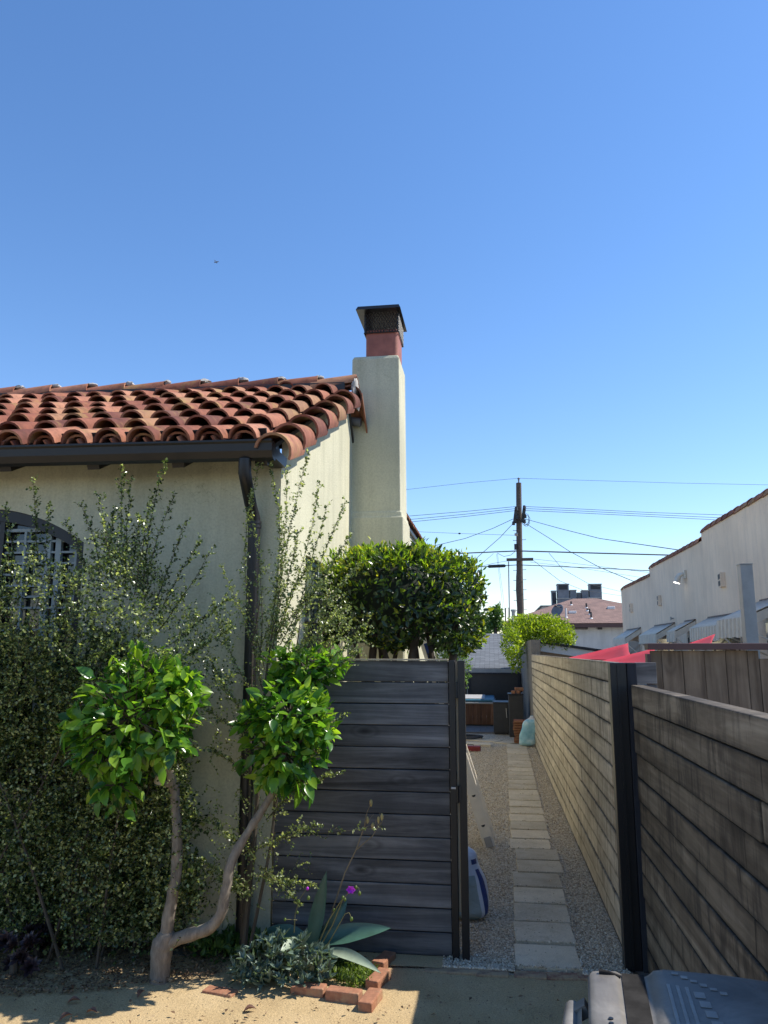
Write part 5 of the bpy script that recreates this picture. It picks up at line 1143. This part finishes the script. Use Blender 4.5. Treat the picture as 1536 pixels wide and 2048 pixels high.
crown('crown', [(268,1440,-.22,125,110,110),(290,1345,-.2,70,55,60),(345,1395,-.2,62,55,60),(205,1500,-.25,62,65,60),(235,1570,-.22,48,55,45),(165,1450,-.22,45,40,45),(365,1370,-.15,42,38,40),(330,1490,-.2,48,42,50)], 1250, .097, 1)
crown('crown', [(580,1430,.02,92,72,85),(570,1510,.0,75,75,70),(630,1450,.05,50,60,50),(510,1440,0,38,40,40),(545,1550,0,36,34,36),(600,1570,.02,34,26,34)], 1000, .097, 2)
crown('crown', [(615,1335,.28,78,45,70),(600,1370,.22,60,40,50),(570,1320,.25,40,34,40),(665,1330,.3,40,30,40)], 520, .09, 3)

# clipped hedge on trunks behind the panel
HX = -.05
hd = thing('clipped_hedge', 'clipped dark glossy hedge on bare trunks beside the house wall', 'hedge', (-.7, 6.9, 0))
Yh_ = 6.75
pos = []; nrm_ = []
blobs = [(-.98,6.75,2.37,.46,.55,.44),(-.73,6.6,2.37,.52,.5,.46),(-.50,6.8,2.34,.48,.6,.44),(-.38,7.0,2.30,.32,.6,.38),(-1.12,6.9,2.30,.24,.5,.40),(-.66,7.5,2.37,.52,.6,.42),(-.44,6.6,2.20,.32,.4,.26)]
blobs = [(q[0]+HX,)+q[1:] for q in blobs]; tot = sum(b_[3]*b_[5] for b_ in blobs); N = 10500
for (x, y, z, rx, ry, rz) in blobs:
    k = int(N*rx*rz/tot); u = unit(rng.normal(size=(k,3))); u = np.sign(u)*np.abs(u)**.85; u = u/np.maximum(1e-6, (np.abs(u)**3).sum(1)**(1/3))[:,None]; rr_ = .78+.24*rng.random(k)
    P = A(x,y,z)+u*A(rx,ry,rz)*rr_[:,None]; keep = np.ones(k, bool)
    for (x2,y2,z2,a2,b2__,c2) in blobs: keep &= ~(((np.abs((P-A(x2,y2,z2))/A(a2,b2__,c2))**3).sum(1)) < .36)
    pos.append(P[keep]); nrm_.append(unit(u/A(rx,ry,rz))[keep])
pos = np.concatenate(pos); nrm_ = np.concatenate(nrm_); k = len(pos); zok = pos[:,2] > np.where(pos[:,0] < -.5, 2.03, 1.95)+.05*np.sin(pos[:,0]*9); pos, nrm_ = pos[zok], nrm_[zok]; k = len(pos)
ax = unit(nrm_*.55+rng.normal(size=(k,3))*.75+A(0,0,.25)); nr = unit(nrm_*.9+rng.normal(size=(k,3))*.5+A(0,0,.3)); ls = .066*(.6+.7*rng.random(k))
hc = leaves('crown', pos, ax, nr, ls, ls*.52, M['hedge'], hd, leaf_tpl(3, .3, .2, .9), True)
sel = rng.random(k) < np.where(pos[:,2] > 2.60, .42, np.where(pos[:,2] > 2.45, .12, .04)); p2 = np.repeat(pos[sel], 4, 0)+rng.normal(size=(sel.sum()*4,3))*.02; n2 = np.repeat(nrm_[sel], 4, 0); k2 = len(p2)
leaves('lit_new_growth', p2+n2*.03, unit(n2+rng.normal(size=(k2,3))*.6+A(0,0,.5)), unit(rng.normal(size=(k2,3))+n2), .052*(.6+.6*rng.random(k2)), .022*(.7+.5*rng.random(k2)), leafmat('lit_new_hedge_leaf', [(0,(.09,.17,.015)),(.6,(.19,.29,.025)),(1,(.34,.32,.04))], .5, .35), hc, leaf_tpl(3, .3, .15, .9), True)  # young leaves, massed on top so their bright colour paints in sunlit foliage
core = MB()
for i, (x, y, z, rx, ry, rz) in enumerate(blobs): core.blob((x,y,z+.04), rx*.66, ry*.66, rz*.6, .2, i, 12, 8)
core.build('inner_core', leafmat('hedge_inner', [(0,(.008,.014,.006)),(1,(.012,.02,.008))], 0, .9), hc, True)  # solid near-black blobs filling the inside of the crown
for (x, y, dx) in ((-1.10,6.7,.06),(-.93,6.85,-.05),(-.78,6.6,.10),(-.62,6.75,-.06),(-.42,6.7,.08)):
    t_ = MB(); t_.tube([(x,y,-.02),(x+.03,y,.7),(x+dx*.3,y+.03,1.5),(x+dx,y,1.95),(x+dx*2,y,2.35)], [.045,.04,.037,.034,.02], 8)
    t_.tube([(x+dx*.3,y+.03,1.55),(x-dx*1.3,y,1.9),(x-dx*2.5,y+.05,2.3)], [.026,.022,.012], 6); t_.build('trunk', M['darkbark'], hd, True)
# ferny shrub and far trees
def bush(name, label, cat, blobs, n, lsz, mat, parent_loc, wr=.5, trunk=None, tm='darkbark', fill=.5, group=None):
    t = thing(name, label, cat, parent_loc, group); pos = []; nn_ = []; tot = sum(b_[3]*b_[5] for b_ in blobs)
    for i, (x, y, z, rx, ry, rz) in enumerate(blobs):
        k = int(n*rx*rz/tot); u = unit(rng.normal(size=(k,3))); rr_ = fill+(1.05-fill)*rng.random(k)**.6
        jit = np.array([1+.3*mnoise.noise(Vector(q)*2.5+Vector((i*3.1,0,0))) for q in u]); pos.append(A(x,y,z)+u*A(rx,ry,rz)*(rr_*jit)[:,None]); nn_.append(u)
    pos = np.concatenate(pos); nn_ = np.concatenate(nn_); k = len(pos); ok = pos[:,2] > .05; pos, nn_ = pos[ok], nn_[ok]; k = len(pos)
    ls = lsz*(.6+.8*rng.random(k)); leaves('crown', pos, unit(nn_*.6+rng.normal(size=(k,3))*.7+A(0,0,.35)), unit(nn_*.6+rng.normal(size=(k,3))*.7+A(0,0,.5)), ls, ls*wr, M[mat], t)
    if trunk:
        b_ = MB()
        for pts, r_ in trunk: b_.tube(pts, r_, 7)
        b_.build('trunk', M[tm], t, True)
    return t
c = PY(905, 1290, 8.6)
bush('leafy_shrub', 'mid green feathery shrub seen past the right end of the clipped hedge', 'shrub', [(c.x,8.6,c.z,.16,.2,.22),(c.x+.04,8.7,c.z-.25,.14,.2,.25),(c.x-.12,8.6,c.z-.1,.15,.2,.3)], 2600, .035, 'farleaf', (c.x,8.6,0), .45, [([(c.x,8.6,-.02),(c.x,8.6,1.0),(c.x,8.6,c.z)], [.03,.025,.01])])
def wb(px, py, Y_, rx, rz, ry): p = PY(px, py, Y_); return (p.x, Y_, p.z, rx*Y_/1538, ry*Y_/1538, rz*Y_/1538)
Ybb = 20.5; c = PY(1075, 1262, Ybb)
bush('bright_bush', 'rounded bright yellow-green bush growing over the concrete block wall', 'bush', [wb(1075,1265,Ybb,60,30,55),(wb(1040,1262,Ybb,34,28,40)),wb(1110,1268,Ybb,34,32,40),wb(1125,1285,Ybb,22,22,30),wb(1025,1290,Ybb-.8,20,34,24),wb(1030,1318,Ybb-1.2,12,26,14),wb(1060,1250,Ybb,30,20,30),wb(1090,1250,Ybb,30,20,30)], 9000, .075, 'brightbush', (c.x, Ybb, 0), .45, [([(c.x,Ybb+.6,-.02),(c.x,Ybb+.6,1.2),(c.x-.2,Ybb+.3,c.z)], [.09,.08,.04]), ([(c.x,Ybb+.6,1.0),(c.x+.6,Ybb+.3,c.z)], [.06,.03])])
for (px, py, rx, rz, Y_, lab) in ((988,1235,20,30,33.,'pale green tree beyond the garage, between hedge and pole'),(965,1262,26,14,36.,'low green tree behind the garage roof ridge')):
    c = PY(px, py, Y_); bush('far_tree', lab, 'tree', [wb(px,py,Y_,rx*.7,rz*.6,rx*.7),wb(px-8,py+12,Y_,rx*.6,rz*.5,rx*.6),wb(px+6,py-10,Y_,rx*.5,rz*.5,rx*.5),wb(px+8,py+16,Y_,rx*.6,rz*.4,rx*.5)], 800, .17, 'farleaf', (c.x,Y_,0), .45, [([(c.x,Y_,-.02),(c.x,Y_,c.z*.6),(c.x+.1,Y_,c.z+.2)], [.14,.11,.04])], fill=.25, group='trees beyond the garage')

# ---------------------------------------------------------------- planting bed
def blade(b, base, tip, wd, up=(0,0,1), sag=.0, th=.018, n_=12, prof_=None, cup=.35):
    base, tip = Vector(base), Vector(tip); d_ = tip-base; L = d_.length; d_.normalize(); sd = d_.cross(Vector(up)).normalized(); nn = sd.cross(d_)
    k0 = len(b.v); row = 7
    for i in range(n_+1):
        t = i/n_; wv = wd/2*(prof_(t) if prof_ else min(1, .55+t*1.2)*(1-t**2.6)**.9+.003); c = base.lerp(tip, t)+nn*sag*4*t*(1-t)
        for j in range(row): u = -1+2*j/(row-1); b.v.append(tuple(c+sd*wv*u+nn*(cup*wv*u*u)))
        for j in range(row): u = 1-2*j/(row-1); b.v.append(tuple(c+sd*wv*u+nn*(cup*wv*u*u-th*(1-u*u)*(1-.8*t)-.002)))
    m_ = row*2
    for i in range(n_):
        for j in range(m_): a = k0+i*m_+j; e = k0+i*m_+(j+1) % m_; b.f.append((a, e, e+m_, a+m_))
ag = thing('agave', 'blue-green agave with one upright spear leaf and broad spreading leaves', 'agave', PZ(630, 1900, 0))
Ya = 5.12; g0 = PY(635, 1900, Ya); g0.z = 0
for a_, q_, wd, mt, up, sg, dy0, dy1 in (((622,1895),(653,1742),.105,'agave',(0,-1,.2),.0,0,.0),((640,1882),(782,1856),.13,'agave',(0,-.75,.65),.02,.02,.05),((655,1902),(762,1946),.085,'agavepale',(0,-.5,.85),.03,-.02,-.30),((615,1885),(525,1862),.13,'agave',(0,-.6,.8),.03,.03,.10),((640,1890),(695,1800),.10,'agave',(.2,-1,.2),.02,.06,.12),((610,1895),(560,1905),.12,'agavepale',(0,-.5,.8),.03,-.1,-.3)):
    b = MB(); p_ = PY(*a_, Ya+dy0); q2_ = PY(*q_, Ya+dy1); q2_.z = max(q2_.z, .03); p_.z = max(p_.z, .03); blade(b, p_, q2_, wd, up, sg, .022); b.build('leaf', M[mt], ag, True)
b = MB(); b.tube([g0+Vector((0,0,-.02)), g0+Vector((-.02,0,.10))], [.07,.05], 10); b.build('base', M['agavepale'], ag, True)
# grey-green leafy plant with flower stalks
cl = thing('rock_purslane', 'grey-green mounded plant in the planting bed with a purple flower on thin stalks', 'plant', PZ(575, 1985, 0))
pos = []; ax = []; nr = []; ls = []
Yc = PZ(570, 1965, 0).y
for k in range(200):
    while True:
        px, py = rnd.uniform(455, 668), rnd.uniform(1868, 2003); u, v_ = (px-568)/104, (py-1945)/72
        if u*u+v_*v_ < 1 and not (py < 1890 and px < 520): break
    dpt = rnd.uniform(-.14, .16)*math.sqrt(max(.1, 1-u*u-v_*v_*.5)); P = PY(px, py, Yc+dpt-.02); P.z = max(P.z, .03); out_ = A(u*.6, -.35+dpt, .75-v_*.5)
    od = unit(out_+rng.normal(size=3)*.35)
    for q in range(8):
        lat = unit(np.cross(od, rng.normal(size=3))); pos.append(np.array(P)); ax.append(unit(od*(.45+.5*rng.random())+lat*.75)); nr.append(unit(od+rng.normal(size=3)*.2)); ls.append(.062*(.55+.6*rng.random()))
pos, ax, nr, ls = map(np.array, (pos, ax, nr, ls)); leaves('foliage', pos, ax, nr, ls, ls*.36, M['blueleaf'], cl, leaf_tpl(4, .3, -.1, .8), True)
def stalk(pts, r, mat='greenstalk'):
    b = MB(); b.tube([PY(px, py, Yc+dy) for px, py, dy in pts], [r*(1-.5*i/(len(pts)-1)) for i in range(len(pts))], 6); return b.build('flower_stalk', M[mat], cl, True)
def bud(px, py, dy, par, r=.009):
    b = MB(); c = PY(px, py, Yc+dy); b.blob(c, r, r, r*1.35, .1, 1, 8, 6); b.build('bud', M['grass'], par, True)
s_ = stalk([(640,1880,.05),(658,1840,.03),(680,1805,.0),(697,1785,-.02),(702,1782,-.02)], .0045)
fl = MB(); c = PY(702,1779,Yc-.03)
for k in range(6): a = k*math.pi/3; d_ = Vector((math.cos(a), -.35, math.sin(a)*.8)); blade(fl, c, c+d_*.028, .026, (0,-1,.2), .004, .001, 4, lambda t: math.sin(math.pi*min(1, t*.75+.2)))
fl.build('flower', M['flowerp'], s_, True)
bud(712,1775,-.02,s_); bud(719,1787,-.02,s_, .010); b_ = stalk([(702,1782,-.02),(710,1773,-.02),(717,1775,-.02),(720,1785,-.02)], .002)
s_ = stalk([(645,1885,.05),(665,1850,.02),(683,1806,.0),(688,1793,0)], .004); bud(686,1796,0,s_,.010); bud(690,1799,0,s_,.008); bud(668,1820,0,s_,.007)
s_ = stalk([(655,1890,.05),(672,1860,.0),(690,1828,-.02),(698,1825,-.02),(703,1836,-.02)], .0035); bud(703,1838,-.02,s_,.010)
s_ = stalk([(588,1865,.05),(590,1830,.03),(598,1800,.02),(612,1780,.0)], .0035); bud(597,1803,.02,s_,.009); bud(617,1796,.0,s_,.010); bud(595,1825,.02,s_,.007)
fl = MB(); c = PY(615,1777,Yc-.0); fl.blob(c, .009,.009,.010,.1,2,8,6); fl.build('flower', M['flowerp'], s_, True)
s_ = stalk([(594,1840,.03),(580,1839,.0),(571,1839,-.02)], .002); bud(570,1839,-.02,s_,.008)
dsx_ = thing('dry_flower_stalk', 'dry forked brown flower stalk in front of the charcoal panel', 'plant', (PY(648,1893,5.22).x, 5.22, 0))
Yd = 5.22
b = MB(); b.tube([Vector((PY(648,1893,Yd).x, Yd, -.02)), PY(665,1820,Yd), PY(690,1745,Yd), PY(712,1700,Yd), PY(728,1655,Yd)], [.006,.0055,.005,.0045,.004], 6); b.tube([PY(712,1700,Yd), PY(745,1672,Yd-.02), PY(762,1645,Yd-.02)], [.004,.003,.002], 5); b.build('stalk', M['stalk'], dsx_, True)
b = MB()
for (px, py) in ((735,1620),(742,1606),(748,1628),(738,1640),(745,1650),(752,1640),(757,1650),(764,1640),(768,1630),(760,1625)):
    a = (728,1656) if px < 752 else (752,1660); b.tube([PY(*a,Yd), PY((a[0]+px)/2+rnd.uniform(-4,4),(a[1]+py)/2,Yd+rnd.uniform(-.02,.02)), PY(px,py,Yd+rnd.uniform(-.03,.03))], [.003,.002,.0012], 4)
b.build('seed_branches', M['stalk'], dsx_)
for (px, py) in ((742,1606),(735,1640),(746,1652),(764,1634),(757,1640)): b = MB(); c = PY(px,py,Yd); b.blob(c, .011,.008,.022,.3,px,7,6); b.build('seed_pod', plain('dry_pod_%d' % px, (.42,.32,.12), .7), dsx_, True)
# low growth in the bed and under the shrubs
def tuft(name, label, cat, poly, n, lsz, mat, h, wr=.25, kind=None, z0=.0):
    p2 = poly_sample(poly, n); P = np.array([tuple(PZ(px, py, z0)) for px, py in p2]); P[:,2] += h*rng.random(n)
    ls = lsz*(.5+rng.random(n)); o = leaves(name, P, unit(rng.normal(size=(n,3))*.7+A(0,0,.8)), unit(rng.normal(size=(n,3))), ls, ls*wr, M[mat]); return tag(o, label, cat, None, kind)
tuft('ground_cover', 'small green ground cover growing inside the brick edged bed', 'ground cover', [(650,1925),(700,1925),(752,1945),(742,1975),(700,1978),(655,1955)], 1500, .03, 'grass', .03, .35, 'stuff')
tuft('wild_greens', 'leafy green weeds under the forked trunk beside the downspout', 'weeds', [(370,1895),(420,1870),(500,1850),(560,1850),(560,1905),(470,1930),(395,1925)], 900, .055, 'farleaf', .10, .5, 'stuff')
b = MB(); c = PZ(530,1905,0)
for k, (px, py) in enumerate(((522,1880),(532,1855),(541,1868),(516,1868),(548,1885))): blade(b, PZ(533,1908,0.0), PY(px,py,Ya-.02), .05, (0,-1,.2), .0, .002, 8, lambda t: (1-t)**.6*(.5+t)*(1+.25*math.sin(t*22)))
tag(b.build('weed', M['grass'], None, True), 'single bright green lobed weed left of the agave', 'weed')
for k, (px, py, rr_, lab) in enumerate(((28,1905,34,'dark purple succulent rosettes at the lower left corner'),(75,1868,24,'small dark succulent rosette under the big shrub'))):
    c = PZ(px, py+45, 0); t = thing('dark_succulent', lab, 'succulent', c); pos = []; ax = []; nr = []; ls = []
    for q in range(9):
        pos = []; ax = []; nr = []; ls = []
        cc = np.array(PY(px+rnd.uniform(-rr_,rr_), py+rnd.uniform(-rr_,rr_), c.y+rnd.uniform(-.08,.08))); od = unit(A(rnd.uniform(-.6,.6),-.6,.6))
        for i in range(26):
            a = i*2.4; f = i/26; u = unit(np.cross(od, A(0,0,1))); v_ = np.cross(od, u); d_ = (u*math.cos(a)+v_*math.sin(a)); pos.append(cc+od*(.02-.02*f)); ax.append(unit(d_*(.35+f)+od*(1-f*.8))); nr.append(od); ls.append(.03+.05*f)
        pos, ax, nr, ls = map(np.array, (pos, ax, nr, ls)); leaves('rosette', pos, ax, nr, ls, ls*.5, M['aeon'], t, leaf_tpl(3, .3, -.15, .6), True)
    b = MB(); b.tube([c-Vector((0,0,.02)), PY(px, py, c.y)], [.03,.02], 7); b.build('stem', M['twig'], t, True)
# leaf litter and loose stones
n = 5200; p2 = poly_sample([(-200,1885),(330,1885),(450,1900),(450,1950),(330,1965),(150,1985),(-200,2000)], n); P = np.array([tuple(PZ(px, py, .004)) for px, py in p2]); P[:,2] += .012*rng.random(n)
ls = .022*(.5+rng.random(n)); d_ = rng.normal(size=(n,3)); d_[:,2] *= .25; o = leaves('leaf_litter', P, unit(d_), unit(rng.normal(size=(n,3))*.35+A(0,0,1)), ls, ls*.6, M['litter']); tag(o, 'dry leaf litter under the big shrub', 'leaf litter', None, 'stuff')
n = 230; p2 = np.concatenate([poly_sample([(-100,1950),(800,1990),(1150,1960),(1150,2048),(-100,2048)], n), poly_sample([(640,1890),(770,1900),(750,1925),(650,1920)], 300)]); n = len(p2); P = np.array([tuple(PZ(px, py, .006)) for px, py in p2]); ls = .018*(.4+rng.random(n)**2*1.6); d_ = rng.normal(size=(n,3)); d_[:,2] *= .2
o = leaves('fallen_debris', P, unit(d_), unit(rng.normal(size=(n,3))*.4+A(0,0,1)), ls, ls*.55, M['litter']); tag(o, 'scattered dry bits on the sandy ground', 'debris', None, 'stuff')
lf = MB(); 
for k, (px, py, a) in enumerate(((148,2003,20),(184,2025,-10),(132,2035,50),(500,2020,20),(282,1988,80))):
    lf = MB(); c = PZ(px, py, .006); d_ = Vector((math.cos(R(a)), math.sin(R(a)), .12)); blade(lf, c-d_*.035, c+d_*.035, .036, (0,0,1), .012, .0015, 6, lambda t: math.sin(math.pi*min(1, t+.03)), .6); tag(lf.build('dead_leaf', plain('dead_leaf_brown_%d' % k, (.16,.075,.045), .6), None, True), ('curled brown leaf on the sand near the left edge','brown leaf lying in the forked trunk shadow','reddish brown leaf nearest the lower left corner','reddish leaf in front of the grey-green plant','small brown leaf right of the trunk shadow')[k], 'leaf', 'fallen brown leaves')
OCT = (np.array([(1,0,0),(-1,0,0),(0,1,0),(0,-1,0),(0,0,.7),(0,0,-.7)], float)*.5, [(0,2,4),(2,1,4),(1,3,4),(3,0,4),(2,0,5),(1,2,5),(3,1,5),(0,3,5)])
n = 34000; yy = 5.24+(rng.random(n)**2.3)*11.5; xx = -.75+1.53*rng.random(n); yy = np.where((xx < -.37) & (yy < 5.45), yy+.25, yy); slabc = .285+.012*(yy-5.3); on = np.abs(xx-slabc-np.where((yy > 7.6) & (yy < 8.4), .05, 0)) < .205; fr_ = (yy-5.295) % .424; seam = (fr_ < .012) | (fr_ > .412); keep = ~on | (on & seam & (rng.random(n) < .6)) | (on & (rng.random(n) < .008))
xx, yy = xx[keep], yy[keep]; on = on[keep]; n = len(xx); sz = (.008+.012*rng.random(n)**1.5)*np.where(yy > 9, 1.25, 1.0); P = np.stack([xx, yy, np.where(on, .012, .0)+.004+.008*rng.random(n)], 1)
o = leaves('gravel', P, unit(rng.normal(size=(n,3))), unit(rng.normal(size=(n,3))), sz, sz*(.6+.4*rng.random(n)), M['peb'], None, OCT); tag(o, 'loose tan and grey pebbles covering the side yard path', 'gravel', None, 'stuff')
